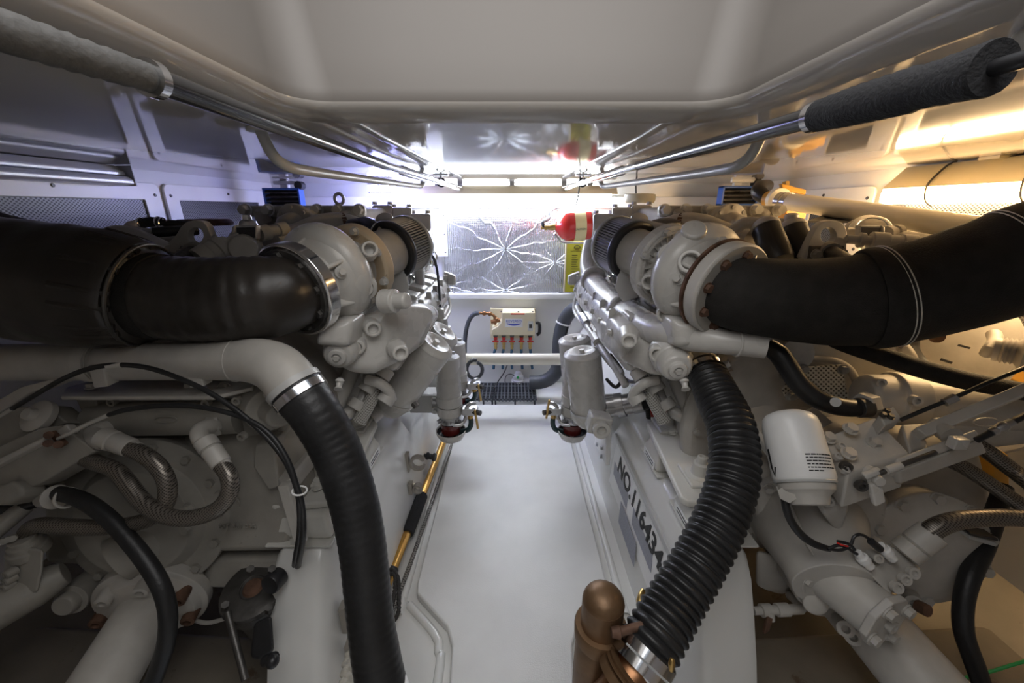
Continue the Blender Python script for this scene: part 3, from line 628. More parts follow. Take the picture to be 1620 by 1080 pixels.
# pole holder clips on the left stringer
def wall_pt(px, py, s=-1): 
    p = qx(px, py, s * .45); f = (p.z) / .44; return qx(px, py, s * (.426 + .045 * max(0, min(1, f))))
for px, py, r_, lb in ((642, 730, .034, 'larger pole holder clip on the left stringer, above a smaller one'), (647, 771, .021, 'small pole holder clip on the left stringer under the larger one'), (541, 975, .034, 'pole holder clip on the left stringer half hidden by the ribbed black hose'), (549, 1028, .024, 'lowest pole holder clip on the left stringer near the white rope')):
    p = wall_pt(px, py); th = T('pole_holder', lb, 'clip', p, 'pole holder clips')
    n = V((1, 0, -.1)).normalized()
    th.part('clip_base', B().box(p + n * .008, (.016, .028, r_ * 2.6)), M['taupe'], .002)
    c = p + n * (r_ + .017); pts = []
    N = 20; o_, i_ = [], []
    for k_ in range(N + 1):
        a = radians(30) + radians(300) * k_ / N
        o_.append((cos(a) * r_, sin(a) * r_)); i_.append((cos(a) * r_ * .72, sin(a) * r_ * .72))
    b = B(); rows = [[c + V((x, y, z)) for (x, z) in o_ + i_[::-1]] for y in (-.012, .012)]
    A1 = [[b.bm.verts.new(v) for v in rw] for rw in rows]; m_ = len(A1[0])
    for k_ in range(m_): b.face((A1[0][k_], A1[0][(k_ + 1) % m_], A1[1][(k_ + 1) % m_], A1[1][k_]))
    for rw in A1:
        for k_ in range(N): b.face((rw[k_], rw[k_ + 1], rw[m_ - 2 - k_], rw[m_ - 1 - k_]))
    th.part('clip_jaw', b, M['taupe'])
p = wall_pt(671, 720); n = V((1, -.15, -.1)).normalized()
th = T('pole_stopper', 'small black plastic knob on the left stringer beside the larger clip', 'knob', p)
th.part('stem', B().cyl(p, p + n * .03, .010), M['black'])
th.part('head', B().lathe(p + n * .012, n, [(0, .017), (.008, .019), (.014, .014), (.03, .014), (.034, .020), (.046, .020), (.05, .012)], 18), M['black'])
p = qz(552, 1058, .24)
th = T('rope_coil', 'white braided rope coil behind the foot of the left ribbed hose', 'rope', p)
for k_ in range(3):
    th.part('strand', B().tube([qz(556 + k_ * 7, 1030 + k_ * 6, .2), qz(549 + k_ * 5, 1052, .2), qz(545 + k_ * 5, 1078, .2), qz(540 + k_ * 5, 1110, .2)], .011, 10, .006, rib=(.02, .004)), M['rope'])
# engine serial plate on the right stringer
def rw(px, py): return wall_pt(px, py, 1)
p = rw(1010, 790)
th = T('serial_plate', 'white plate with black engine number and grey stickers on the right stringer', 'plate', p)
n = V((-1, 0, .1)).normalized(); yd = V((.045, 0, .44)).normalized()
a_, e_ = rw(984, 745), rw(1046, 885)
zt = (a_.z + e_.z) / 2
def wz(Y, z): return V((.428 + .033 * z / .405, Y, z))
cent = wz((rw(982, 735).y + rw(1050, 885).y) / 2, .245) + n * .004
YA, YBn = rw(978, 730).y, rw(1058, 900).y
th.part('plate', B().slab([wz(YA + .05, .10) + n * .0005, wz(YA + .05, .31) + n * .0005, wz(YBn - .06, .31) + n * .0005, wz(YBn - .06, .10) + n * .0005], n * .002), M['white'])
text(th, 'engine_number', 'NO.116434', .094, cent, (0, -1, 0), yd, M['ink'], ext=.0004, sx=(YA - YBn) / .42 * .84, bold=.0026)
th.part('top_strip', B().slab([wz(YA + .06, .315) + n * .0005, wz(YA + .06, .335) + n * .0005, wz(YBn - .12, .335) + n * .0005, wz(YBn - .12, .315) + n * .0005], n * .012), M['grey'], .002)
for lbl, pts in (('upper', ((975, 716), (997, 774), (992, 804), (972, 749))), ('middle', ((1005, 792), (1036, 870), (1031, 905), (1001, 828))), ('lower', ((984, 793), (1008, 862), (1004, 896), (980, 825)))):
    th.part('sticker', B().slab([rw(x, y) + n * .003 for x, y in pts], n * .0015), M['sticker'])
# bronze seacock and its floor recess
p = q(955, 948, .78); k_ = .78 / F; X0, Y0 = p.x, p.y
th = T('seacock', 'aged bronze seacock standing at the right edge of the walkway', 'seacock', (X0, Y0, -.03))
zt = p.z
th.part('elbow', B().sphere((X0, Y0, zt - .005), 33 * k_, (1, 1, .75)).cyl((X0, Y0, zt - .085), (X0, Y0, zt - .003), 33 * k_), M['bronze'])
th.part('collar', B().lathe((X0, Y0, zt - .105), (0, 0, 1), [(0, 36 * k_), (.004, 42 * k_), (.032, 43 * k_), (.038, 41 * k_), (.038, 30 * k_)], 32), M['bronze'])
th.part('valve_body', B().lathe((X0, Y0, zt - .29), (0, 0, 1), [(-.25, 39 * k_), (0, 39 * k_), (.08, 40 * k_), (.15, 39.5 * k_), (.19, 36 * k_)], 32), M['bronze'])
e1 = q(1012, 1052, .75); br0 = V((X0, Y0, zt - .20)); br1 = q(985, 1085, .72)
ag = .42; text(th, 'cast_lettering', 'CONBRACO', .020, V((X0 + sin(ag) * 39.8 * k_, Y0 - cos(ag) * 39.8 * k_, zt - .165)), (0, 0, 1), (-cos(ag), -sin(ag), 0), M['bronze'], ext=.0022)
th.part('branch', B().tube([(V((X0, Y0, zt - .32)), .034), (q(968, 1105, .74), .036), (q(990, 1080, .735), .040), (q(1004, 1064, .742), .041)], None, 24), M['copper'], label='coppery threaded branch')
th.part('branch_collar', B().lathe(q(978, 1078, .735), q(1004, 1064, .742) - q(968, 1105, .74), [(0, .036), (0, .046), (.016, .046), (.016, .038), (.02, .044), (.022, .044), (.024, .040), (.03, .044), (.032, .040)], 28), M['bronze'])
th.part('handle', B().tube([q(1018, 935, .95), q(1012, 950, .93), q(1016, 985, .9)], .008, 10), M['brass'], label='brass lever handle')
th.part('handle_tip', B().lathe(q(1062, 1060, .68), (0, .2, 1), [(0, .004), (.012, .006), (.02, .005), (.023, .002)], 14), M['brass'])
one('wire_bundle', B().tube([q(935, 1020, .92), q(930, 1045, .9), q(928, 1085, .88)], .012, 10, rib=(.01, .002)), M['black'], 'black wire bundle behind the bronze seacock', 'cable')
# ------------------------------------------------------------------ engines
SIDE = {-1: 'left', 1: 'right'}
def engine(s):
    nm = SIDE[s]
    Q = lambda px, py, zc: q(810 + s * (px - 810), py, zc)
    W = lambda x, y, z: V((s * x, y, z))
    th = T('diesel_engine', 'large grey painted marine diesel engine on the %s of the walkway' % nm, 'engine', W(.88, 1.7, .38), 'main engines')
    P = M['paint']; P2 = M['paint2']
    b = B().loft([[W(x, y, z) for x, z in ((.50, .98), (.46, .80), (.56, .55), (.64, .38), (1.12, .38), (1.24, .55), (1.40, .80), (1.36, 1.0), (1.1, 1.02), (.7, 1.02))] for y in (1.24, 2.45)])
    th.part('block', b, P2, .015)
    th.part('flywheel_housing', B().lathe(W(.88, 1.02, .62), (0, 1, 0), [(0, .30), (.0, .345), (.02, .36), (.05, .36), (.06, .345), (.16, .33), (.2, .37), (.26, .37)], 56), P2, .006)
    th.bolts([p for i, p in enumerate(circ(W(.88, 1.02, .62), (0, -1, 0), .33, 20))], (0, -1, 0), .010, .012, P2, name='housing_bolt')
    # exhaust manifold rail along the inner side
    sec = ((.335, .80), (.325, .86), (.335, .895), (.365, .915), (.43, .915), (.47, .88), (.47, .76), (.37, .745))
    ys = [1.14, 1.18, 1.3, 1.6, 1.95, 2.06, 2.09]; sc = [.75, .95, 1, 1, 1, .95, .75]
    b = B().loft([[W(.40 + (x - .40) * k, y, .83 + (z - .83) * k) for x, z in sec] for y, k in zip(ys, sc)])
    rail = th.part('exhaust_manifold', b, P, .010)
    for i in range(6):
        y = 1.24 + i * .145
        th.part('manifold_pad', B().box(W(.405, y, .922), (.07, .085, .030), Matrix.Rotation(s * -.25, 3, 'Y')), P, .007)
        th.part('clamp_lug', B().box(W(.345, y + .07, .90), (.022, .018, .05)), P, .005, rail)
    th.bolts([W(.327, 1.24 + i * .145, .86) for i in range(6)], (-s, 0, .2), .011, .014, P, name='manifold_bolt')
    th.part('end_bracket', B().hull([W(.325 + a * .03, 2.06 + e * .02, .90 + g) for a in (-1, 1) for e in (-1, 1) for g in (-.03, .03 + .012 * a)]), P, .008)
    # cylinder heads with covers, runners between them
    for i in range(6):
        y = 1.36 + i * .18
        hd = th.part('cylinder_head', B().loft([[W(.58 + a * .085 + c_ * .05, y + e * .075, z) for a, e in ((-1, -1), (-1, 1), (1, 1), (1, -1))] for z, c_ in ((.92, -.3), (1.06, 0), (1.10, .4))]), P, .014)
        th.part('intake_runner', B().tube([W(.50, y, .99), W(.47, y, 1.06), W(.52, y, 1.12), W(.62, y, 1.15)], .032, 14), M['grey'], par=hd)
        th.part('injector_pipe', B().tube([W(.47, y + .05, .93), W(.44, y + .05, .97), W(.45, y + .05, 1.02), W(.52, y + .05, 1.05)], .007, 8), M['chrome'], par=hd)
        th.part('injector_nut', B().cyl(W(.455, y + .02, .945), W(.44, y + .02, .97), .016, seg=6), M['chrome'], par=hd)
    # charge air cooler whose bolted end faces the camera
    zc = 1.47
    a, c = Q(1045, 325, zc), Q(1236, 343, zc); e = Q(1236, 392, zc)
    y0 = a.y
    x0, x1 = abs(a.x), abs(c.x)
    th.part('cooler_flange', B().loft([[W(x, y, z) for x, z in ((x0, c.z), (x0, a.z), (x1, a.z), (x1, c.z))] for y in (y0, y0 + .03)]), P2, .005)
    th.part('cooler_body', B().loft([[W(x0 + .03, y0 + .03, a.z - .01), W(x1 - .03, y0 + .03, a.z - .01), W(x1 + .02, y0 + .012, e.z), W(x0 - .02, y0 + .012, e.z)], [W(x0 + .0, 2.25, a.z - .005), W(x1, 2.25, a.z - .005), W(x1 + .03, 2.25, e.z), W(x0 - .06, 2.25, e.z)]]), P2, .02)
    th.bolts([Q(x, 332, zc - .002) for x in (1051, 1084, 1117, 1162, 1194, 1230)], (0, -1, 0), .018, .030, M['mount'], name='cooler_bolt')
    for x in (1075, 1205): th.part('cooler_plug', B().lathe(Q(x, 341, zc), (0, -.4, 1), [(-.02, .028), (.015, .024), (.022, .016)], 16), P2)
    # round port with domed cap
    p = Q(1152, 356, 1.40)
    pt = th.part('round_port', B().lathe(p, (s * .15, -1, -.1), [(-.10, .052), (-.02, .054), (-.02, .072), (0, .074), (.004, .068), (.01, .045), (.05, .04), (.062, .03), (.066, .012)], 32), P2, .003)
    th.bolts(circ(p, (s * .15, -1, -.1), .062, 8), (s * .15, -1, -.1), .008, .010, P2, pt, 'port_bolt')
    # crossover pipes under the cooler
    th.part('crossover_pipe', B().tube([Q(1040, 372, 1.45), Q(1075, 360, 1.42), Q(1110, 362, 1.38), Q(1150, 378, 1.32), Q(1190, 385, 1.25)], .05, 20), P2)
    th.part('pipe_band', B().lathe(Q(1077, 361, 1.42), Q(1110, 362, 1.38) - Q(1075, 360, 1.42), [(-.008, .053), (.008, .053)], 24), M['rust'])
    for k_, (xx, yy, rr) in enumerate(((1010, 352, .030), (1190, 372, .034), (1235, 378, .04))):
        th.part('breather_boss', B().lathe(Q(xx, yy, 1.38), (0, -.6, 1), [(-.09, rr * 1.2), (-.01, rr), (.02, rr), (.026, rr * .7)], 20), P2, .003)
    # rocker boxes behind the air filter
    for k_, (x, y) in enumerate(((955, 352), (985, 342), (1015, 338))):
        th.part('rocker_box', B().hull([Q(x + a * 17, y + e * 14, 1.9 + g * .12) for a in (-1, 1) for e in (-1, 1) for g in (-1, 1)]), P, .014)
        th.bolts([Q(x + a * 12, y - 14.2, 1.86) for a in (-1, 1)], (0, 0, 1), .012, .014, P, name='rocker_bolt')
    # accessory casting on the near inner corner
    pts = []
    for x, y, z in (((930, 492, 1.3), (960, 478, 1.25), (1005, 486, 1.12), (1055, 500, 1.10), (1098, 530, 1.10), (1102, 565, 1.10), (1068, 592, 1.10), (1030, 592, 1.12), (985, 570, 1.15), (952, 545, 1.25)) if s < 0 else
                    ((948, 505, 1.40), (978, 520, 1.30), (1010, 535, 1.20), (1050, 545, 1.13), (1092, 550, 1.10), (1104, 575, 1.10), (1072, 598, 1.12), (1030, 592, 1.15), (985, 572, 1.22), (955, 545, 1.36))):
        pts += [Q(x, y, z), Q(815 + (x - 815) * .93, 470 + (y - 470) * .9, z + .32)]
    th.part('accessory_casting', B().hull(pts), P, .035, ang=60, seg=4)
    if s > 0: pr = [(920, 520, 560)]
    # stepped round cap
    p = Q(1078, 574, 1.05) if s > 0 else Q(1092, 553, 1.05)
    d = V((-s * .12, -1, -.12))
    cap = th.part('stepped_cap', B().lathe(p + V((0, .1, 0)), d, [(0, .055), (.055, .054), (.07, .05), (.072, .046), (.09, .044), (.105, .040), (.112, .034), (.114, .024), (.126, .023), (.128, .012), (.12, .010)], 36), P, .002)
    th.bolts([p + V((0, .1, 0)) + V(d).normalized() * .121], d, .009, .010, P, cap, 'cap_screw')
    boss = ((1063, 548), (1005, 545), (968, 520)) if s < 0 else ((995, 538), (965, 515), (1050, 520))
    boss = ((1055, 548), (987, 558), (1030, 520)) if s < 0 else ((995, 538), (1052, 497), (1040, 560))
    for k_, (x, y) in enumerate(boss):
        dd = V((-s * .5, -1, .1)) if k_ else V((-s * .25, -1, 0))
        th.part('port_boss', B().lathe(Q(x, y, 1.09), dd, [(-.06, .030), (.004, .023), (.009, .021), (.010, .014), (-.004, .012)], 24), P, .002)
    th.part('drain_tap', B().tube([Q(1082, 598, 1.04), Q(1083, 606, 1.04), Q(1085, 616, 1.03)], .010, 10, rib=(.012, .003)), P)
    # pipes and conduits under the casting
    r = random.Random(3)
    for k_, (pts, rr, m) in enumerate((
        (((1000, 572, 1.3), (1018, 600, 1.28), (1035, 635, 1.26), (1052, 668, 1.25)), .022, 'wire'),
        (((1035, 590, 1.3), (1040, 615, 1.3), (1052, 640, 1.28), (1085, 662, 1.25), (1125, 668, 1.22)), .020, 'paint'),
        (((1062, 585, 1.28), (1078, 620, 1.26), (1092, 650, 1.25), (1098, 690, 1.22)), .026, 'paint'),
        (((985, 560, 1.4), (1010, 585, 1.38), (1015, 610, 1.38), (1005, 640, 1.38)), .012, 'paint'),
        (((965, 560, 1.55), (985, 590, 1.5), (975, 612, 1.5), (960, 600, 1.6)), .007, 'black'),
        (((945, 545, 1.6), (960, 570, 1.55), (990, 600, 1.5), (1008, 604, 1.42)), .008, 'steel'),
        (((1040, 600, 1.22), (1020, 606, 1.22), (1005, 618, 1.24), (1000, 632, 1.26)), .016, 'paint'))):
        th.part('conduit' if m == 'wire' else 'pipe', B().tube([Q(*p) for p in pts], rr, 12, .01), M[m])
    for x, y in ((1012, 590), (1037, 612), (1054, 640), (1008, 630)):
        th.part('pipe_union', B().cyl(Q(x - 5, y - 7, 1.26), Q(x + 5, y + 7, 1.25), .028, seg=12), P, .003)
    # red and amber wiring behind
    for k_, (x, m) in enumerate(((1026, 'red'), (1031, 'amber'), (1021, 'black'))):
        th.part('wire', B().tube([Q(x - 6, 585, 1.6), Q(x, 610, 1.6), Q(x + 3, 640, 1.6), Q(x + 6, 668, 1.6)], .010, 8), M[m])
    # dip stick style fuel lines beside the manifold
    th.part('fuel_line', B().tube([Q(918, 455, 2.1), Q(910, 472, 2.1), Q(908, 490, 2.05), Q(916, 505, 1.95), Q(935, 525, 1.75), Q(965, 565, 1.5), Q(985, 590, 1.4)], .008, 8), P)
    th.part('fuel_line', B().tube([Q(912, 485, 2.0), Q(925, 510, 1.85), Q(948, 545, 1.6), Q(972, 580, 1.45), Q(990, 610, 1.38)], .013, 10), P)
    th.part('line_union', B().cyl(Q(921, 500, 1.9), Q(928, 512, 1.82), .02, seg=8), M['chrome'])
    th.part('line_union', B().cyl(Q(939, 530, 1.68), Q(946, 542, 1.6), .02, seg=8), P)
    # engine foot with two rubber mounts
    zt = .535
    ft = th.part('engine_foot', B().slab([qz(810 + s * (x - 810), y, zt) for x, y in ((1023, 668), (1032, 663), (1112, 662), (1215, 760), (1190, 800), (1088, 792), (1078, 786))], (0, 0, -.022)), M['mount'], .006)
    for (x0_, y0_), k_ in (((1056, 674), 0), ((1106, 754), 1)):
        p = qz(810 + s * (x0_ - 810), y0_, zt)
        th.part('mount_pad', B().box(p + V((s * .012, .0, .004)), (.11, .10, .012)), M['mount'], .004, ft)
        th.part('mount_stud', B().lathe(p, (0, 0, 1), [(0, .040), (.012, .038), (.014, .024), (.018, .024), (.046, .022), (.048, .014), (.066, .0135), (.068, .008), (.06, .007)], 18), M['mount'], .001, ft)
        th.bolts([p + V((-s * .005, -.052, .005))], (0, 0, 1), .011, .012, M['mount'], ft, 'foot_bolt')
    th.part('foot_web', B().hull([W(.60, .98, .535), W(.60, 1.35, .535), W(.60, .98, .515), W(.60, 1.35, .515), W(.72, 1.1, .40), W(.72, 1.35, .40), W(.74, 1.1, .62), W(.74, 1.35, .62)]), P2, .01)
    for k_, (x_, y_) in enumerate(((1036, 714), (1093, 806))):
        p = qz(810 + s * (x_ - 810), y_, .48); Y = p.y
        mt = T('rubber_mount', 'cream rubber engine mount on the %s stringer, %s the camera' % (nm, ('farther from', 'nearer to')[k_]), 'engine mount', V((p.x, Y, .441)), 'engine mounts')
        X = s * .535
        mt.part('mount_cover', B().loft([[V((X + s * a * .072 * f, Y + e * .066 * f, z)) for a, e in ((-1, -1), (-1, 1), (1, 1), (1, -1))] for z, f in ((.441, 1), (.470, 1), (.512, .80))]), M['mount'], .012)
        mt.part('label_plate', B().loft([[V((X + s * (-.0735 - .001 + o_), Y + e * .05, .445 + g * .026)) for e, g in ((-1, 0), (1, 0), (1, 1), (-1, 1))] for o_ in (0, .002)]), M['white'])
        for g in range(2): mt.part('label_line', B().bx(X - s * .0755, X - s * .074, Y - .04, Y + .03, .452 + g * .01, .454 + g * .01), M['ink'])
        mt.part('base_plate', B().bx(X - s * .075, X + s * .09, Y - .085, Y + .085, .4365, .443), M['mount'], .002)
        for e in (-1, 1): mt.bolts([V((X + s * .02, Y + e * .076, .443))], (0, 0, 1), .010, .012, M['mount'], name='mount_bolt')
    return th, Q, W
def turbo(s):
    nm = SIDE[s]; Q = lambda px, py, zc: q(810 + s * (px - 810), py, zc)
    p0, p1 = Q(1157, 461, .965), Q(966, 382, 1.41)
    d = (p1 - p0).normalized(); R = frame(d)
    th = T('turbocharger', 'big grey turbocharger with bolted %s flange on the %s engine' % ('polished steel' if s < 0 else 'rust-stained', nm), 'turbocharger', p0 + d * .12 - V((0, 0, .15)), 'turbochargers')
    P = M['paint']
    at = lambda t, ang, r: p0 + d * t + R @ V((cos(ang) * r, sin(ang) * r, 0))
    # flange ring
    fm = M['chrome'] if s < 0 else M['paint2']
    fl = th.part('flange_ring', B().lathe(p0, d, [(0, .070), (-.004, .112), (0, .118), (.030, .118), (.034, .112), (.034, .07)], 56), fm, .002, label='polished steel flange' if s < 0 else 'grey flange ring')
    th.part('flange_face', B().lathe(p0, d, [(-.007, .072), (-.007, .104 if s < 0 else .112), (.004, .104 if s < 0 else .112), (.004, .072)], 48, False), M['darksteel'] if s < 0 else M['dirty'], par=fl)
    th.bolts([at(-.006, 2 * pi * i / 9 + .2, .090) for i in range(9)], -d, .011, .012, M['darksteel'] if s < 0 else M['rust'], fl, 'flange_bolt')
    if s > 0: th.part('rusty_gasket', B().lathe(p0, d, [(.035, .08), (.035, .121), (.042, .121), (.042, .08)], 48), M['rust'], par=fl)
    # turbine housing: body plus scroll that grows round the axis
    th.part('turbine_housing', B().lathe(p0, d, [(.034, .080), (.040, .080), (.042, .092), (.052, .092), (.054, .084), (.066, .086), (.074, .104), (.088, .119), (.112, .128), (.140, .127), (.162, .115), (.178, .096), (.19, .085)], 56), P, .004, ang=60)
    pr = []
    for i in range(34):
        a = -2.4 + (5.6 * i / 33); k_ = i / 33
        pr.append((at(.122, s * a + (0 if s > 0 else pi), .090 + .012 * k_), .030 + .020 * k_))
    pr.append((at(.122, s * 3.3 + (0 if s > 0 else pi), .145), .048))
    th.part('turbine_scroll', B().tube(pr, None, 22, .01), P, ang=60)
    for i in range(6): th.part('housing_rib', B().hull([at(t, 2 * pi * i / 6 + .5 + o_, r_) for t, r_ in ((.036, .100), (.036, .078), (.09, .080), (.09, .118)) for o_ in (-.05, .05)]), P, .004)
    # bosses and ports on the housing
    spec = {1: (((1092, 414), 'port', .030), ((1060, 402), 'plug', .026), ((1096, 378), 'cap', .030), ((1144, 380), 'bolt', .02), ((1027, 446), 'port', .022), ((1070, 440), 'bolt', .018)),
            -1: (((1035, 394), 'port', .021), ((1040, 458), 'plug', .026), ((1096, 372), 'bolt', .024), ((1003, 489), 'cap', .022), ((1078, 430), 'bolt', .016), ((1118, 366), 'bolt', .018))}[s]
    for (x, y), kind, r_ in spec:
        zc_ = {1: 1.0, -1: 1.0}[s] + (.02 if kind == 'port' else 0)
        for st in range(90):                                     # where this line of sight meets the housing
            c = Q(x, y, .90 + st * .005); rel = c - p0; t = rel.dot(d); v = rel - d * t
            if .06 < t < .17 and v.length < .128 - abs(t - .12) * .3: break
        else: c = Q(x, y, 1.02); rel = c - p0; t = rel.dot(d); v = rel - d * t
        ang_ = v.normalized(); base = c
        n = (ang_ * .8 - d * .45 + (CAM - c).normalized() * .5).normalized()
        if kind == 'port': th.part('oil_port', B().lathe(base - n * .05, n, [(0, r_ * 1.25), (.05, r_), (.056, r_ * .95), (.056, r_ * .66), (.03, r_ * .6), (.03, 0.001)], 28), P, .002)
        elif kind == 'plug': th.part('plug', B().lathe(base - n * .04, n, [(0, r_ * 1.5), (.034, r_ * 1.15), (.036, r_ * .8), (.032, r_ * .78), (.032, r_ * .7), (.042, r_ * .62), (.042, r_ * .3), (.034, r_ * .25)], 28), P, .001)
        elif kind == 'cap': th.part('boss_cap', B().lathe(base - n * .06, (V((n.x, n.y, .9)) if s > 0 else V((1, -.35, .1))), [(0, r_ * 1.5), (.04, r_ * 1.45), (.042, r_), (.075, r_), (.08, r_ * .75)], 24), P, .003)
        else:
            bs = th.part('bolt_boss', B().lathe(base - n * .05, n, [(0, r_ * 1.5), (.04, r_ * 1.05)], 20), P, .002); th.bolts([base - n * .01], n, r_ * .55, .014, P, bs)
    # bearing section and compressor
    th.part('bearing_housing', B().lathe(p0, d, [(.18, .085), (.195, .075), (.22, .075), (.23, .09)], 40), P)
    cm = M['tan'] if s < 0 else P
    cp = th.part('compressor_plate', B().lathe(p0, d, [(.222, .085), (.220, .108), (.226, .116), (.252, .118), (.262, .108), (.275, .085), (.30, .07)], 56), cm, .002, label='tan scratched compressor plate' if s < 0 else 'finned compressor plate')
    if s > 0:
        for i in range(28): th.part('fin', B().hull([at(t, 2 * pi * i / 28 + o_, r_) for t in (.214, .224) for r_ in (.076, .098) for o_ in (-.02, .02)]), P, 0, cp)
        th.part('fin_ring', B().lathe(p0, d, [(.213, .098), (.213, .103), (.228, .103), (.228, .098)], 48, False), P, 0, cp)
    th.bolts([at(.220, 2 * pi * i / 8 + .35, .109) for i in range(8)], -d, .010, .016, P, cp, 'plate_bolt')
    nk = th.part('inlet_neck', B().lathe(p0, d, [(.27, .078), (.285, .071), (.34, .071), (.395, .075), (.40, .08), (.41, .08)], 40), M['paint2'], .002)
    th.part('neck_lug', B().lathe(at(.35, s * -2.2 + (pi if s < 0 else 0), .062), R @ V((cos(s * -2.2 + (pi if s < 0 else 0)), sin(s * -2.2 + (pi if s < 0 else 0)), 0)), [(0, .022), (.03, .018), (.034, .01)], 16), M['paint2'], 0, nk)
    # support plate under the neck
    th.part('support_bracket', B().hull([Q(x, y, z) for x, y in ((980, 425), (1000, 420), (1010, 470), (985, 478), (972, 455)) for z in (1.30, 1.315)]), M['grey'], .004)
    # drain foot
    th.part('turbine_foot', B().hull([Q(x, y, z) for x, y, z in ((1062, 505, 1.02), (1110, 515, 1.0), (1120, 545, 1.0), (1070, 548, 1.02), (1040, 490, 1.12), (1110, 490, 1.12), (1040, 545, 1.15), (1120, 545, 1.12))]), P, .015, ang=60)
    # air filter is clamped on: a thing of its own
    f0 = p0 + d * .390
    ft = T('air_filter', 'black pleated air filter on the turbocharger of the %s engine' % nm, 'air filter', f0, 'air filters')
    b = B(); N = 64; L = []
    for t, k_ in ((.018, 1), (.108, 1)):
        L.append([f0 + d * t + R @ V((cos(2 * pi * i / (2 * N)) * (.094 if i % 2 else .086), sin(2 * pi * i / (2 * N)) * (.094 if i % 2 else .086), 0)) for i in range(2 * N)])
    ft.part('pleats', b.loft(L), M['grey'], ang=10, label='grey pleated element')
    b = B()
    for i in range(N):
        a = 2 * pi * i / N
        b.box(f0 + d * .063 + R @ V((cos(a) * .0895, sin(a) * .0895, 0)), (.0022, .0022, .088), R @ Matrix.Rotation(a, 3, 'Z'))
    ft.part('wire_screen', b, M['black'])
    ft.part('rubber_collar', B().lathe(f0, d, [(.0, .076), (-.004, .086), (.0, .096), (.012, .098), (.02, .096), (.02, .08)], 48), M['black'], .002)
    ft.part('end_cap', B().lathe(f0, d, [(.106, .08), (.106, .097), (.120, .097), (.126, .088), (.126, .001)], 48), M['grey'], .002)
    return th, Q, d, p0
ENG = {s: engine(s) for s in (-1, 1)}
TUR = {s: turbo(s) for s in (-1, 1)}
# ------------------------------------------------------------------ filter canisters
def canister(th, a, c, r, m, name='canister', dish=True):
    d = (a - c).normalized(); L = (a - c).length
    o = th.part(name, B().lathe(c, d, [(0, r * .96), (.004, r), (L - .012, r), (L - .006, r * 1.03), (L, r * 1.0), (L + .012, r * .72), (L + .010, r * .50), (L + .004, r * .30), (L + .004, .001)], 36), m, .001, ang=30)
    th.part('top_bolt', B().cyl(a + d * .003, a + d * .016, .011, seg=6), m, par=o)
    return d
# tilted pair on the left engine
for k_, (a, c, r_, lb) in enumerate(((q(688, 544, 1.36), q(630, 624, 1.45), .070, 'nearer of two tilted grey filter canisters on the left engine'), (q(700, 526, 1.58), q(650, 594, 1.67), .072, 'farther of two tilted grey filter canisters on the left engine, partly hidden'))):
    th = T('filter_canister', lb, 'filter', c, 'tilted filter canisters')
    d = canister(th, a, c, r_, M['paint'])
    th.part('filter_head', B().lathe(c, -d, [(0, r_ * 1.03), (.02, r_ * 1.02), (.04, r_ * .9), (.075, r_ * .75), (.08, r_ * .5)], 32), M['paint'], .003)
    hx = c - d * .06
    th.part('outlet_lug', B().lathe(hx + V((-.03, -.03, 0)), V((-.5, -.8, -.3)), [(0, .03), (.05, .028), (.052, .014), (.04, .013)], 20), M['paint'], .002)
    th.part('vent_screw', B().lathe(a + V((-.045, 0, .03)), V((.4, -.1, .9)), [(-.02, .016), (.012, .016), (.014, .012), (.026, .012)], 6), M['darksteel'])
    th.part('side_screw', B().cyl(c + V((.055, -.03, -.01)), c + V((.075, -.04, -.03)), .012, seg=8), M['darksteel'])
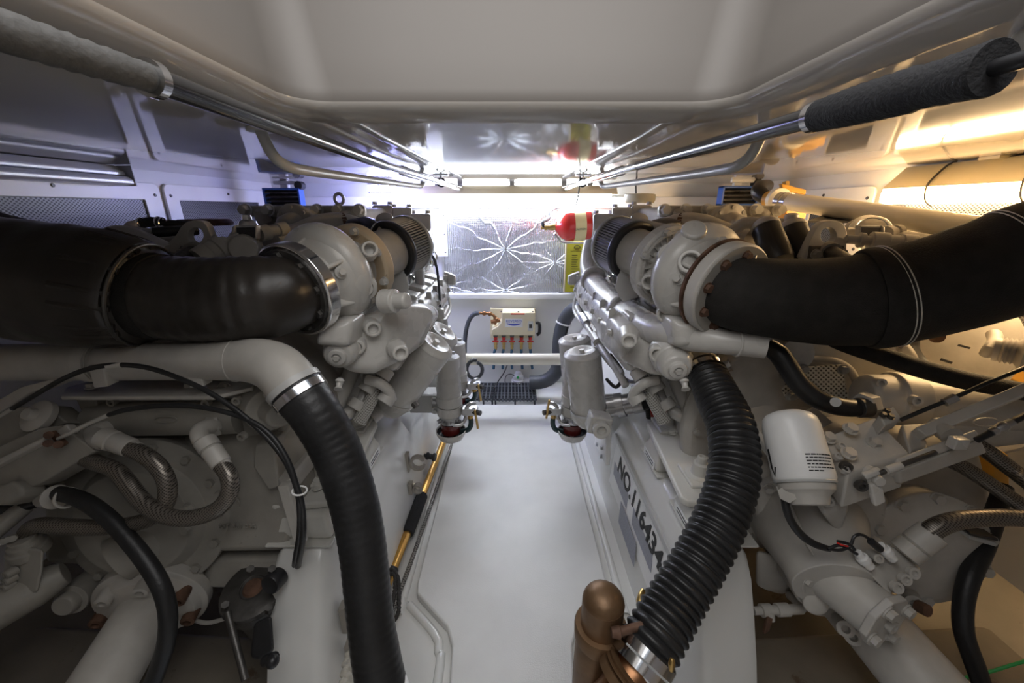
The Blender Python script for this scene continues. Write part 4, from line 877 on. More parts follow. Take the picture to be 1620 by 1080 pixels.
# upright pair on the right engine
for k_, (a, c, r_, lb) in enumerate(((q(921, 558, 1.62), qy(931, 646, q(921, 558, 1.62).y + .005), .076, 'front upright grey filter canister hanging off the right stringer'), (q(909, 537, 1.86), qy(915, 615, q(909, 537, 1.86).y + .005), .076, 'rear upright grey filter canister just behind the front one on the right'))):
    th = T('filter_canister', lb, 'filter', c, 'upright filter canisters')
    d = canister(th, a, c, r_, M['paint'])
    th.part('filter_head', B().lathe(c, -d, [(0, r_ * 1.06), (.03, r_ * 1.05), (.05, r_ * .95), (.075, r_ * .7), (.08, r_ * .4)], 36), M['paint'], .003)
    th.part('vent_screw', B().lathe(a + V((.05, .01, 0)), V((0, 0, 1)), [(-.02, .018), (.016, .018)], 8), M['darksteel'])
    if k_ == 0:
        p = q(947, 668, 1.52)
        th.part('outlet_block', B().box(p, (.085, .07, .075), Matrix.Rotation(.2, 3, 'Y')), M['paint'], .008)
        th.part('outlet_port', B().lathe(p + V((0, -.03, -.005)), (0, -1, .1), [(0, .034), (.03, .033), (.031, .018), (.015, .016)], 24), M['paint'], .002)
        th.part('band', B().lathe(c, d, [(-.002, r_ * 1.075), (.008, r_ * 1.075)], 36, False), M['steel'])
        for j, (x, y, x2, y2, m) in enumerate(((960, 638, 1028, 627, 'steel'), (965, 650, 1012, 640, 'steel'))):
            th.part('hose_fitting', B().lathe(q(x, y, 1.55), q(x2, y2, 1.5) - q(x, y, 1.55), [(0, .024), (.03, .024), (.031, .034), (.06, .034), (.061, .026), (.09, .026), (.092, .03), (.13, .03)], 12), M[m])
        th.part('green_hose', B().tube([q(1012, 640, 1.5), q(1030, 636, 1.5), q(1050, 630, 1.52)], .024, 12), M['rub'])
        br = th.part('stringer_bracket', B().slab([q(x, y, z) for x, y, z in ((960, 650, 1.60), (970, 652, 1.60), (965, 736, 1.63), (958, 736, 1.63))], (0, .02, 0)), M['white'], .004)
        br2 = th.part('bracket_plate', B().slab([wall_pt(x, y, 1) + V((-.012, 0, 0)) for x, y in ((944, 672), (962, 665), (962, 735), (944, 702))], (.008, 0, 0)), M['white'], .003)
        th.bolts([wall_pt(x, y, 1) + V((-.012, 0, 0)) for x, y in ((950, 688), (949, 703), (957, 708), (956, 722))], (-1, 0, .1), .009, .010, M['steel'], br2)
# fuel separators either side of the walkway end
def separator(s, px, yt, yb, zc, lb):
    c = q(px, yb, zc); t = q(px, yt, zc); r_ = .055
    X, Y = c.x, c.y
    k_ = zc / F
    z = lambda py: qy(px, py, Y).z
    th = T('fuel_separator', lb, 'fuel filter', V((X, Y, z(yb))), 'fuel separators')
    h = yb - yt
    zz = lambda f: z(yt + f * h)
    cn = th.part('canister', B().lathe((X, Y, zz(.60)), (0, 0, 1), [(0, r_), (zz(.02) - zz(.60), r_), (zz(0) - zz(.60), r_ * .97)], 36), M['paint'], .002)
    th.part('band', B().lathe((X, Y, zz(.60)), (0, 0, 1), [(0, r_ * 1.06), (zz(.48) - zz(.60), r_ * 1.06)], 36), M['paint'], .002)
    th.part('band', B().lathe((X, Y, zz(.72)), (0, 0, 1), [(0, r_ * 1.06), (zz(.61) - zz(.72), r_ * 1.06)], 36), M['paint'], .002)
    th.part('tee_handle', B().cyl((X, Y, zz(0)), (X, Y, zz(-.05)), .008, seg=10).cyl((X - .035, Y, zz(-.05)), (X + .035, Y, zz(-.05)), .007, seg=10), M['steel'], par=cn)
    th.part('head_casting', B().lathe((X, Y, zz(.82)), (0, 0, 1), [(0, r_ * .9), (zz(.73) - zz(.82), r_ * .95)], 30), M['steel'], .003)
    th.bolts([V((X + cos(a) * r_ * .93, Y + sin(a) * r_ * .93, zz(.775))) for a in [-pi / 2 + e for e in (-.9, -.3, .3, .9)]], [V((cos(a), sin(a), 0)) for a in [-pi / 2 + e for e in (-.9, -.3, .3, .9)]], .010, .014, M['steel'], name='head_bolt')
    th.part('fuel_bowl', B().lathe((X, Y, zz(.95)), (0, 0, 1), [(0, r_ * .80), (zz(.83) - zz(.95), r_ * .88)], 30), M['redglass'], label='dark red transparent bowl')
    rr = r_ * 1.28; zb = zz(.93)
    th.part('heat_shield', B().lathe((X, Y, zb), (0, 0, 1), [(-.058, .004), (-.054, rr * .45), (-.04, rr * .78), (-.018, rr * .95), (0, rr), (0, rr * .96), (-.018, rr * .91), (-.038, rr * .74), (-.048, .01)], 36), M['paint'], label='cup shaped heat shield')
    th.part('shield_lining', B().lathe((X, Y, zb - .006), (0, 0, 1), [(-.03, .01), (-.02, rr * .8), (0, rr * .93)], 30, False), M['black'])
    i_ = -s                                                      # towards the walkway
    th.part('fuel_pipe', B().tube([V((X + i_ * .02, Y - .05, zz(.80))), V((X + i_ * .055, Y - .045, zz(.80))), V((X + i_ * .075, Y - .03, zz(.74))), V((X + i_ * .08, Y - .03, zz(.62))), V((X + i_ * .10, Y - .03, zz(.56))), V((X + i_ * .115, Y - .01, zz(.58)))], .009, 12), M['steel'])
    th.part('valve_block', B().box((X + i_ * .095, Y - .02, zz(.66)), (.07, .04, .035)), M['steel'], .004)
    th.part('valve_lever', B().box((X + i_ * .125, Y - .045, zz(.66) + (.02 if s > 0 else -.03)), (.010, .014, .095), Matrix.Rotation(.12 * s, 3, 'Y')), M['brass'], .003, label='brass lever')
    th.part('valve_stem', B().cyl((X + i_ * .11, Y - .03, zz(.66)), (X + i_ * .145, Y - .045, zz(.66)), .012, seg=8), M['darksteel'])
    th.part('green_hose', B().tube([V((X + i_ * .09, Y, zz(.70))), V((X + i_ * .095, Y, zz(.85))), V((X + i_ * .08, Y, zz(.93))), V((X + i_ * .04, Y + .01, zz(.97)))], .012, 10), M['teal'])
    th.part('brass_union', B().cyl((X + i_ * .09, Y, zz(.70)), (X + i_ * .093, Y, zz(.78)), .014, seg=8), M['brass'])
    for f in (.55, .67):
        th.part('clamp_bracket', B().box((X + s * .055, Y + .01, zz(f)), (.05, .05, .03)), M['paint'], .003)
        th.bolts([V((X + s * .065, Y - .016, zz(f)))], (0, -1, 0), .010, .012, M['steel'])
    zl = zz(.6)
    xw = s * (.428 + .045 * min(1, max(0, zl / .44)))
    if abs(X) < abs(xw): th.part('wall_arm', B().bx(X + s * .05, xw, Y, Y + .02, zz(.72), zz(.5)), M['grey'], .003)
    return th
separator(-1, 714, 564, 688, 1.84, 'front fuel separator with red bowl and cup on the left stringer')
separator(-1, 724, 542, 640, 2.12, 'rear fuel separator on the left, mostly behind the front one')
separator(1, 905, 563, 688, 1.88, 'fuel separator with dark red bowl beneath the right filter canisters')
# ------------------------------------------------------------------ lagged exhausts
th = T('exhaust_elbow', 'smooth black lagged exhaust elbow bolted to the left turbocharger', 'exhaust pipe', q(370, 540, .9))
th.part('elbow', B().tube(qp([(476, 455, 1.0, 54), (463, 461, .965, 56), (448, 466, .935, 60), (425, 470, .915, 64), (390, 474, .90, 67), (340, 475, .885, 67), (285, 473, .88, 66), (238, 468, .88, 63)]), None, 40, .006, rib=(.03, .0013), wob=.006), M['leather'])
th.part('neck_band', B().tube(qp([(262, 470, .88, 67), (246, 469, .88, 68.5), (238, 468, .88, 67)]), None, 40, .01), M['lag'])
th.part('end_lip', B().torus(q(461, 462, .96), q(476, 455, 1.0) - q(448, 466, .935), .088, .004, 40), M['darksteel'])
th = T('lagged_exhaust', 'fat black quilted exhaust jacket crossing the left edge above the pale pipe', 'exhaust pipe', q(100, 548, .87))
th.part('jacket', B().tube(qp([(250, 470, .88, 58), (238, 468, .88, 74), (226, 466, .878, 83), (195, 460, .87, 90), (140, 455, .865, 95), (60, 446, .86, 95), (-20, 436, .86, 92), (-110, 425, .87, 90), (-240, 405, .9, 88), (-290, 395, .92, 86)]), None, 44, .01, wob=.012), M['leather'])
b = B(); random.seed(5)
p_, d_ = q(222, 466, .878), (q(238, 468, .88) - q(195, 460, .87)).normalized(); R = frame(d_)
for i in range(18):
    a = 2 * pi * i / 18 + random.uniform(-.1, .1); rr = 84 * .878 / F
    b.tube([p_ - d_ * .07 + R @ V((cos(a) * rr * 1.055, sin(a) * rr * 1.055, 0)), p_ - d_ * .02 + R @ V((cos(a) * rr * 1.015, sin(a) * rr * 1.015, 0)), p_ + d_ * .018 + R @ V((cos(a) * rr * .90, sin(a) * rr * .90, 0))], .007, 8, .01)
th.part('gathered_pleats', b, M['leather'])
th.part('draw_cord', B().torus(q(233, 467, .878), d_, 80 * .878 / F, .004, 40, 8), M['darksteel'])
th = T('lagged_branch', 'second black lagged pipe rising past the top left edge', 'exhaust pipe', q(20, 400, 1.0))
th.part('jacket', B().tube(qp([(95, 415, 1.08, 40), (60, 400, 1.06, 46), (10, 388, 1.04, 48), (-60, 372, 1.02, 50), (-170, 355, 1.03, 50)]), None, 30, .012, wob=.02), M['lag'])

th = T('lagged_exhaust', 'black cloth lagged exhaust pipe curving off the right turbocharger', 'exhaust pipe', q(1300, 545, .92))
el = qp([(1142, 456, 1.0, 54), (1157, 461, .965, 56), (1172, 466, .948, 58), (1215, 471, .93, 61), (1270, 476, .92, 66), (1330, 477, .905, 70), (1385, 472, .89, 74)])
th.part('elbow_jacket', B().tube(el, None, 44, .01, wob=.008), M['lag'])
ou = qp([(1370, 473, .893, 74), (1395, 470, .885, 78), (1430, 463, .87, 78), (1490, 449, .845, 79), (1560, 428, .815, 82), (1640, 402, .78, 86), (1740, 375, .76, 88), (1900, 335, .77, 90), (2080, 300, .80, 90)])
th.part('outer_jacket', B().tube(ou, None, 44, .01, wob=.006), M['lag'])
th.part('hem', B().tube(qp([(1366, 474, .893, 75), (1374, 473, .89, 79.5), (1395, 470, .884, 80), (1408, 467, .88, 79)]), None, 44, .008), M['lag'])
def seam(pa, pb, k_, r_): 
    d_ = (pb - pa).normalized(); return B().torus(pa.lerp(pb, k_), d_, r_, .0012, 64, 6)
a_, b_ = q(1395, 470, .884), q(1430, 463, .87)
for k_ in (.1, .28): th.part('stitching', seam(a_, b_, k_, 80.5 * .88 / F), M['rope'], label='pale stitching')
a_, b_ = q(1560, 428, .815), q(1640, 402, .78)
for k_ in (.55, .65): th.part('stitching', seam(a_, b_, k_, 85.3 * .797 / F), M['rope'], label='pale stitching')
b = B(); random.seed(9)
for x, y in ((1178, 408), (1186, 405), (1194, 407), (1182, 402), (1174, 406)):
    b.tube([q(x + random.uniform(-6, 6), y + 4, .93), q(x + random.uniform(-9, 9), y - random.uniform(2, 9), .93), q(x + random.uniform(-6, 8), y + 4, .925)], .0022, 6, .01)
th.part('tie_wire', b, M['steel'])
# ------------------------------------------------------------------ big ribbed water hoses
def clamp(th, p, d, r, wd=.016, m='chrome', screw=None):
    o = th.part('hose_clamp', B().lathe(p - V(d).normalized() * wd / 2, d, [(0, r), (0, r + .003), (wd, r + .003), (wd, r)], 36), M[m], label='steel hose clamp')
    if screw is not None:
        sd = V(screw).normalized(); c = p + sd * (r + .006); t = V(d).cross(sd).normalized()
        th.part('clamp_screw', B().cyl(c - t * .02, c + t * .02, .008, seg=12).box(c, (.02, .016, .012), frame(sd)), M['steel'], par=o)
    return o
th = T('coolant_pipe', 'pale painted coolant pipe with elbow under the left black exhaust', 'pipe', q(300, 600, .9))
th.part('pipe', B().tube(qp([(-250, 575, .95, 29), (-90, 573, .93, 29), (40, 573, .92, 29), (180, 572, .91, 29.5), (320, 571, .89, 30), (372, 570, .88, 32), (408, 571, .87, 36), (436, 580, .86, 38.5), (455, 597, .85, 39), (468, 615, .845, 39)]), None, 32, .012), M['paint2'])
for x in (152, 306): th.part('saddle_band', B().tube(qp([(x - 9, 572, .9, 31.5), (x + 9, 572, .9, 31.5)]), None, 32, sm=False), M['paint2'], .001)
for x in (165, 318): th.part('weld_ring', B().torus(q(x, 572, .9), (1, 0, 0), 30.5 * .9 / F, .0016, 32, 6), M['dirty'])
th.part('elbow_ring', B().torus(q(374, 570, .88), (1, .05, 0), 32.5 * .88 / F, .0022, 32, 6), M['paint2'])
for x in (150, 302): th.part('saddle_strut', B().slab([q(x - 12, 578, .862), q(x + 12, 578, .862), q(x + 20, 612, .872), q(x - 2, 614, .872)], (0, .03, 0)), M['paint2'], .003)
th = T('water_hose', 'big black rubber hose from the left elbow down to the walkway', 'hose', q(600, 1070, .83), 'large water hoses')
lh = qp([(463, 607, .85, 40), (475, 622, .85, 40), (500, 655, .85, 38), (529, 705, .86, 37), (550, 760, .86, 36.5), (564, 810, .86, 36), (574, 865, .86, 35.5), (581, 930, .86, 35), (589, 1000, .855, 35.5), (599, 1060, .85, 37), (610, 1110, .84, 38)])
th.part('hose', B().tube(lh, None, 40, .004, rib=(.018, .0005), wob=.006), M['rub'])
d_ = q(475, 622, .85) - q(463, 607, .85)
clamp(th, q(466, 611, .85), d_, 40.5 * .85 / F, .014, 'grey'); clamp(th, q(476, 624, .85), d_, 40.5 * .85 / F, .018, 'chrome', q(435, 622, .85) - q(476, 624, .85))
p = q(608, 1104, .83)
one('pipe_flange', B().lathe(p, (0, -.25, 1), [(-.05, .04), (-.012, .042), (-.01, .054), (.008, .054), (.013, .049), (.013, .03)], 36), M['white'], 'white round pipe flange at the foot of the left ribbed hose', 'flange', .002, loc=p)
th = T('water_hose', 'big black corrugated hose from the right engine down to the bronze seacock', 'hose', q(1020, 1045, .75), 'large water hoses')
rh = qp([(1112, 580, 1.12, 27), (1120, 594, 1.09, 28), (1136, 630, 1.03, 32), (1153, 665, .98, 34), (1161, 705, .94, 35.5), (1161, 745, .91, 36.5), (1151, 790, .88, 37), (1131, 840, .85, 38), (1102, 895, .82, 39), (1066, 955, .79, 41), (1040, 1000, .765, 43), (1018, 1038, .75, 44.5)])
th.part('hose', B().tube(rh, None, 44, .0024, rib=(.0165, .0034)), M['rub'])
dv = q(1112, 580, 1.12) - q(1136, 630, 1.03); clamp(th, q(1116, 588, 1.1), dv, 29 * 1.1 / F, .016, 'chrome', (1, -.2, .6))
dv = q(1018, 1038, .75) - q(1040, 1000, .765)
o = clamp(th, q(1022, 1032, .752), dv, 44.5 * .75 / F, .018, 'chrome'); clamp(th, q(1012, 1049, .747), dv, 44 * .75 / F, .018, 'chrome')
p = q(977, 1000, .74); th.part('clamp_bolt', B().cyl(p, p + V((.05, .01, .004)), .008, seg=14).lathe(p - V((.012, 0, 0)), (1, 0, 0), [(0, .009), (.016, .012), (.018, .008)], 14), M['rust'], .001)
th = T('hose_spigot', 'grey pipe stub on the right engine feeding the corrugated hose', 'pipe', q(1112, 578, 1.15))
th.part('stub', B().tube(qp([(1118, 590, 1.1, 24.5), (1106, 570, 1.16, 26), (1110, 555, 1.22, 28), (1140, 545, 1.3, 30)]), None, 24), M['paint'])
# painted coolant pipe on the right engine
th = T('coolant_pipe', 'smooth grey coolant pipe sweeping along the inner side of the right engine', 'pipe', q(1000, 510, 1.35))
cp = qp([(937, 385, 1.92, 13.5), (932, 412, 1.9, 14), (934, 432, 1.85, 15), (944, 452, 1.75, 17), (962, 473, 1.6, 19.5), (985, 492, 1.43, 21.5), (1012, 510, 1.28, 22.5), (1045, 524, 1.15, 23), (1085, 532, 1.06, 22.5), (1130, 538, 1.0, 21), (1175, 543, .97, 20), (1212, 548, .95, 19)])
th.part('pipe', B().tube(cp, None, 32, .01), M['paint'])
for (x, y, z), (x2, y2, z2), r_ in (((938, 441, 1.8), (948, 457, 1.72), 19.5), ((985, 492, 1.43), (998, 501, 1.36), 26)):
    p, d_ = q(x, y, z), q(x2, y2, z2) - q(x, y, z)
    rg = th.part('v_clamp', B().lathe(p, d_, [(-.014, r_ * z / F * .9), (-.010, r_ * z / F), (.0, r_ * z / F * 1.06), (.012, r_ * z / F), (.016, r_ * z / F * .9)], 36), M['paint'], label='clamp collar')
    th.part('clamp_screw', B().cyl(p + V((-.03, -.01, -.03)), p + V((-.03, -.01, -.06)), .010, seg=8), M['steel'], par=rg)
th.part('pipe_bracket', B().box(q(944, 470, 1.66), (.035, .05, .06)), M['darksteel'], .004)
th.part('end_ring', B().torus(q(1165, 542, .975), (1, -.1, 0), 21 * .975 / F, .003, 30, 8), M['paint'])
# ------------------------------------------------------------------ engine top details
def eyelet(nm, s, lb):
    Q = lambda px, py, zc: q(810 + s * (px - 810), py, zc)
    zc = 1.07; th = T('lifting_eye', lb, 'lifting eye', Q(1307, 413, zc), 'lifting eyes')
    hc = (1311, 372.5); N = 36; O, H = [], []
    poly = [(1340, 365), (1336, 355), (1327, 349.5), (1315, 348), (1302, 351), (1294, 358), (1286, 372), (1266, 414), (1339, 414)] if s > 0 else [(1341, 371), (1335, 360), (1326, 351), (1313, 348), (1300, 350), (1292, 358), (1283, 384), (1283, 400), (1358, 400), (1362, 392)]
    for i in range(N):
        a = 2 * pi * i / N; dx, dy = cos(a), sin(a); best = 0
        for j in range(len(poly)):
            (x1, y1), (x2, y2) = poly[j], poly[(j + 1) % len(poly)]
            ex, ey = x2 - x1, y2 - y1; den = dx * ey - dy * ex
            if abs(den) < 1e-9: continue
            t = ((x1 - hc[0]) * ey - (y1 - hc[1]) * ex) / den; u = ((x1 - hc[0]) * dy - (y1 - hc[1]) * dx) / den
            if t > 0 and -1e-6 <= u <= 1 + 1e-6: best = max(best, t)
        O.append(Q(hc[0] + dx * best, hc[1] + dy * best, zc)); H.append(Q(hc[0] + dx * 12.5, hc[1] + dy * 12.5, zc))
    th.part('eye_plate', B().plate(O, H, (0, .024, 0)), M['grey'] if s > 0 else M['paint2'], .002)
    th.part('base_plate', B().slab([Q(x, y, zc - .01) for x, y in ((1284, 389), (1336, 389), (1336, 420), (1280, 420))], (0, .012, 0)), M['darksteel'], .002)
    th.bolts([Q(1290, 402, zc - .012), Q(1330, 400, zc - .012)], (0, -1, 0), .011, .014, M['dirty'])
    th.part('tube_stub', B().tube([Q(1312, 398, zc - .01), Q(1335, 412, zc - .08), Q(1350, 422, zc - .12)], .019, 16), M['darksteel'])
    th.part('stub_collar', B().lathe(Q(1312, 398, zc - .01), Q(1335, 412, zc - .08) - Q(1312, 398, zc - .01), [(-.005, .026), (.012, .026), (.012, .02)], 12), M['dirty'])
eyelet('left', -1, 'grey lifting eye plate on the left engine behind the black exhaust elbow')
eyelet('right', 1, 'grey lifting eye plate on the right engine beside two black oil filters')
for k_, (a, c, lb) in enumerate(((q(1212, 362, 1.15), q(1234, 414, 1.10), 'black spin-on oil filter on top of the right engine, the one nearer the walkway'), (q(1254, 364, 1.17), q(1276, 416, 1.12), 'black spin-on oil filter on top of the right engine, beside the lifting eye'))):
    th = T('oil_filter', lb, 'oil filter', c, 'black spin-on oil filters'); d = (c - a).normalized(); L = (c - a).length; r_ = 21 * 1.13 / F
    th.part('can', B().lathe(a, d, [(0, r_ * .96), (.003, r_), (L - .012, r_), (L, r_ * .88), (L, .001)], 36), M['black'], label='glossy black can')
    th.part('head', B().lathe(a, -d, [(0, r_ * 1.02), (.012, r_ * 1.0), (.024, r_ * .75), (.03, r_ * .4), (.04, r_ * .3)], 28), M['paint2'], .002)
    th.part('mount_arm', B().tube([a - d * .015, a - d * .02 + V((-.04, .03, .0)), a + V((-.08, .05, -.02))], .018, 12), M['paint2'])
    if k_ == 1: th.part('boss', B().lathe(a - d * .02, V((-.1, 0, 1)), [(0, .022), (.03, .018), (.034, .01)], 16), M['paint2'])
    for g in range(3 + 4 * k_): th.part('print_line', B().tube([a + d * (.03 + g * .012) + V((cos(t) * r_ * 1.004 , sin(t) * r_ * 1.004, 0)) for t in (-1.9, -1.7, -1.5, -1.3)], .0008, 4, .01), M['foamg'])
def sensor(s, base, lb):
    Q = lambda px, py, zc=1.08: q(810 + s * (px - 810), py, zc)
    th = T('actuator_unit', lb, 'actuator', Q(1385, 385), 'actuator units')
    x0 = base
    th.part('body', B().hull([Q(x0 + a, y, z) for a, y in ((-3, 356), (36, 356), (40, 384), (-8, 380)) for z in (1.10, 1.22)]), M['paint2'], .008)
    th.part('window_frame', B().slab([Q(x0 - 1, 356, 1.085), Q(x0 + 34, 357, 1.085), Q(x0 + 33, 379, 1.085), Q(x0 - 1, 378, 1.085)], (0, .02, 0)), M['grey'], .003)
    th.part('dark_window', B().slab([Q(x0 + 2, 359, 1.082), Q(x0 + 31, 360, 1.082), Q(x0 + 30, 377, 1.082), Q(x0 + 2, 376, 1.082)], (0, .006, 0)), M['darkglass'], label='dark glossy window')
    th.part('clip', B().slab([Q(x0 + 33, 356, 1.08), Q(x0 + 39, 358, 1.08), Q(x0 + 40, 386, 1.08), Q(x0 + 34, 384, 1.08)], (0, .05, 0)), M['paint2'], .004)
    if s < 0: th.part('cone_cap', B().lathe(Q(x0 + 12, 357, 1.12), (0, 0, 1), [(-.01, .03), (.012, .022), (.016, .014), (.03, .011)], 20), M['chrome'] if s < 0 else M['paint2'], .001)
    if s < 0: th.part('round_motor', B().lathe(Q(x0 + 20, 393, 1.06), (s * -.5, -1, .0), [(-.12, .036), (0, .036), (.006, .032), (.006, .001)], 28), M['paint2'], .002)
    fa, fb = (Q(x0 + 90, 411, 1.02), Q(x0 + 34, 377, 1.08)) if s < 0 else (Q(x0 - 48, 383, 1.03), Q(x0 - 4, 374, 1.1))
    if s < 0: th.part('inlet_fitting', B().lathe(fa, fb - fa, [(0, .030), (.03, .030), (.032, .026), (.05, .026), (.052, .031), (.07, .031), (.072, .022), (.085, .02), (.088, .012), (.12, .011)], 20), M['paint2'], .001)
    ra, rb = (Q(x0 - 4, 370, 1.12), Q(x0 - 50, 360, 1.2)) if s < 0 else (Q(x0 + 36, 370, 1.12), Q(x0 + 80, 362, 1.2))
    th.part('rear_fitting', B().lathe(ra, rb - ra, [(0, .022), (.03, .022), (.032, .015), (.06, .015), (.062, .02), (.09, .02)], 14), M['paint2'])
sensor(-1, 1215 , 'painted actuator with dark square window on the left engine beside the lifting eye')
sensor(1, 1362, 'painted actuator with dark square window on the right engine under the cream pipe')
# right: horizontal fitting chain and flat duct
th = T('pipe_fitting', 'painted fitting chain lying along the top of the right engine by the actuator', 'pipe fitting', q(1380, 383, 1.04))
b = B().lathe(q(1338, 378, 1.06), q(1440, 386, 1.02) - q(1338, 378, 1.06), [(0, .012), (.03, .012), (.03, .02), (.04, .02), (.04, .013), (.055, .013), (.055, .024), (.09, .025), (.09, .020), (.12, .020), (.12, .024), (.15, .024), (.15, .014), (.18, .014)], 14)
th.part('fitting', b, M['paint2'], .001)
b = B()
for i in range(5): b.box(q(1322 + i * 3, 344 + i * .6, 1.30), (.22, .10, .004), Matrix.Rotation(.06, 3, 'Y') @ Matrix.Rotation(i * .02, 3, 'X'))
one('flat_cable', B().loft([[q(1278, 349, 1.3), q(1300, 341, 1.42), q(1300, 343, 1.42), q(1278, 352, 1.3)], [q(1352, 350, 1.3), q(1344, 344, 1.42), q(1344, 346, 1.42), q(1350, 353, 1.3)]]), M['darksteel'], 'flat dark ribbed cable strip lying on top of the right engine', 'cable')
th = T('chrome_housing', 'shiny domed housing on the right engine under the cream pipe', 'housing', q(1368, 352, 1.2))
th.part('dome', B().sphere(q(1372, 362, 1.22), .045, (1.5, 1, .8)), M['paint2'])
th.part('loop', B().tube([q(1348, 362, 1.2), q(1356, 350, 1.2), q(1375, 345, 1.2), q(1398, 350, 1.19), q(1408, 362, 1.18), q(1409, 378, 1.18)], .010, 10), M['chrome'])
one('cover_casting', B().hull([q(x, y, z) for x, y, z in ((1400, 372, 1.15), (1420, 362, 1.15), (1500, 372, 1.05), (1530, 390, 1.0), (1430, 420, 1.05), (1500, 430, 1.0), (1400, 400, 1.35), (1500, 395, 1.3))]), M['paint2'], 'tan tinted casting shoulder between right actuator and black exhaust', 'casting', .02)
# left: hose pair with clamps
th = T('coolant_hose', 'pair of short black hoses with clamps on a U pipe, left engine top', 'hose', q(245, 362, 1.2))
th.part('u_pipe', B().tube(qp([(222, 354, 1.22, 5.5), (210, 355, 1.2, 6), (204, 359, 1.18, 6.5), (210, 365, 1.16, 7), (228, 367.5, 1.16, 7), (246, 368, 1.16, 7)]), None, 16), M['paint2'])
th.part('upper_hose', B().tube(qp([(216, 354, 1.22, 6.5), (240, 351, 1.22, 8), (262, 354, 1.22, 7), (300, 356, 1.24, 6.5)]), None, 16), M['rub'])
th.part('lower_hose', B().tube(qp([(244, 368, 1.16, 8.5), (270, 366, 1.18, 8), (310, 364, 1.24, 8)]), None, 16), M['rub'])
for x, y, r_ in ((224, 353, 8), (252, 352, 8.5), (258, 353, 8.3), (252, 367, 9.3), (258, 367, 9.3)): th.part('hose_clamp', B().torus(q(x, y, 1.2), (1, 0, 0), r_ * 1.2 / F, .0022, 20, 8), M['chrome'])
one('rusty_flange', B().lathe(q(325, 352, 1.45), (0, 0, 1), [(-.01, .085), (.0, .088), (.012, .08), (.014, .02)], 32), M['rust'], 'rusty round flange lying behind the left lifting eye', 'flange')
th = T('engine_cover', 'curved grey alternator cover rising behind the left black exhaust', 'alternator', q(200, 385, 1.15))
th.part('arched_cover', B().tube(qp([(160, 385, 1.12, 14), (180, 373, 1.12, 15), (205, 374, 1.12, 16), (240, 390, 1.1, 18), (270, 405, 1.08, 18)]), None, 20), M['paint2'])
th.part('housing', B().hull([q(x, y, z) for x, y in ((220, 378), (290, 372), (330, 400), (300, 420), (230, 415)) for z in (1.12, 1.25)]), M['dirty'], .015)
# eye bolt and fittings on far left of engine
p = q(538, 326, 1.75)
th = T('eye_bolt', 'grey lifting eye bolt ring standing on the left engine', 'eye bolt', p)
th.part('ring', B().torus(p + V((0, 0, .030)), (.2, 1, 0), .022, .007, 24, 10), M['grey'])
th.part('shank', B().cyl(p + V((0, 0, -.03)), p + V((0, 0, .012)), .011), M['grey'])
# black cap and hose by left compressor
th = T('breather_hose', 'short black breather elbow between left compressor and air filter', 'hose', q(588, 360, 1.3))
th.part('elbow', B().tube(qp([(560, 356, 1.4, 9), (578, 353, 1.34, 10), (590, 358, 1.29, 10), (600, 366, 1.27, 9.5)]), None, 16), M['rub'])
th.part('neck', B().tube(qp([(597, 362, 1.27, 10), (606, 368, 1.28, 9), (614, 376, 1.3, 8)]), None, 16), M['paint2'])
th.part('cap', B().lathe(q(572, 350, 1.36), (0, -.1, 1), [(-.008, .05), (.0, .052), (.006, .045), (.01, .01)], 24), M['black'])
th.part('clamp', B().torus(q(596, 362, 1.275), q(606, 368, 1.28) - q(590, 358, 1.29), .022, .003, 20, 8), M['chrome'])
th = T('breather_pipe', 'chrome banded breather pipe between right compressor and air filter', 'pipe', q(1030, 358, 1.3))
th.part('tube', B().tube(qp([(1008, 354, 1.36, 9), (1022, 357, 1.32, 9), (1040, 361, 1.28, 9), (1062, 366, 1.24, 10)]), None, 16), M['paint2'])
th.part('chrome_band', B().lathe(q(1017, 356, 1.34), q(1040, 361, 1.28) - q(1008, 354, 1.36), [(-.016, .0205), (.016, .0205)], 24), M['chrome'])
th.part('lid', B().lathe(q(1055, 352, 1.38), (0, -.1, 1), [(-.012, .05), (0, .052), (.005, .05), (.012, .03)], 24), M['darksteel'])
# vertical stay and cable at left manifold end
one('support_stay', B().lathe(q(665, 462, 1.72), q(663, 415, 1.75) - q(665, 462, 1.72), [(-.02, .036), (.0, .036), (.004, .022), (.13, .021)], 24), M['grey'], 'grey vertical stay with flanged foot under the left air filter', 'stay')
th = T('cable_run', 'dark wire running from the left air filter down to a connector', 'cable', q(697, 490, 1.75))
th.part('wire', B().tube([q(672, 402, 1.7), q(683, 404, 1.72), q(690, 420, 1.74), q(694, 450, 1.75), q(697, 492, 1.76)], .006, 8), M['rubg'])
th.part('connector', B().lathe(q(697, 520, 1.76), (0, 0, 1), [(-.04, .045), (.01, .045), (.012, .035), (.05, .033), (.052, .022), (.09, .02), (.095, .01)], 20), M['paint'])
# ------------------------------------------------------------------ left gearbox
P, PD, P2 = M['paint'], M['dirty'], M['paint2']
g = T('gearbox', 'grubby grey marine gearbox at lower left under the coolant pipe', 'gearbox', q(300, 880, 1.0), 'gearboxes')
Q = q
def prism(pts, zc, dy, m, name='casting', bev=.012, th=g, zs=None):
    return th.part(name, B().slab([q(x, y, zc if zs is None else zs[i]) for i, (x, y) in enumerate(pts)], (0, dy, 0)), m, bev, seg=3)
prism([(246, 705), (330, 690), (396, 682), (448, 690), (470, 760), (476, 820), (462, 866), (440, 880), (300, 882), (236, 850)], 1.0, .22, PD, 'side_cover', .03)
prism([(240, 884), (470, 882), (455, 930), (420, 935), (250, 930)], 1.03, .2, PD, 'lower_casing', .012)
prism([(330, 640), (440, 640), (452, 700), (445, 690), (400, 690), (340, 700)], 1.02, .2, PD, 'upper_casing', .02)
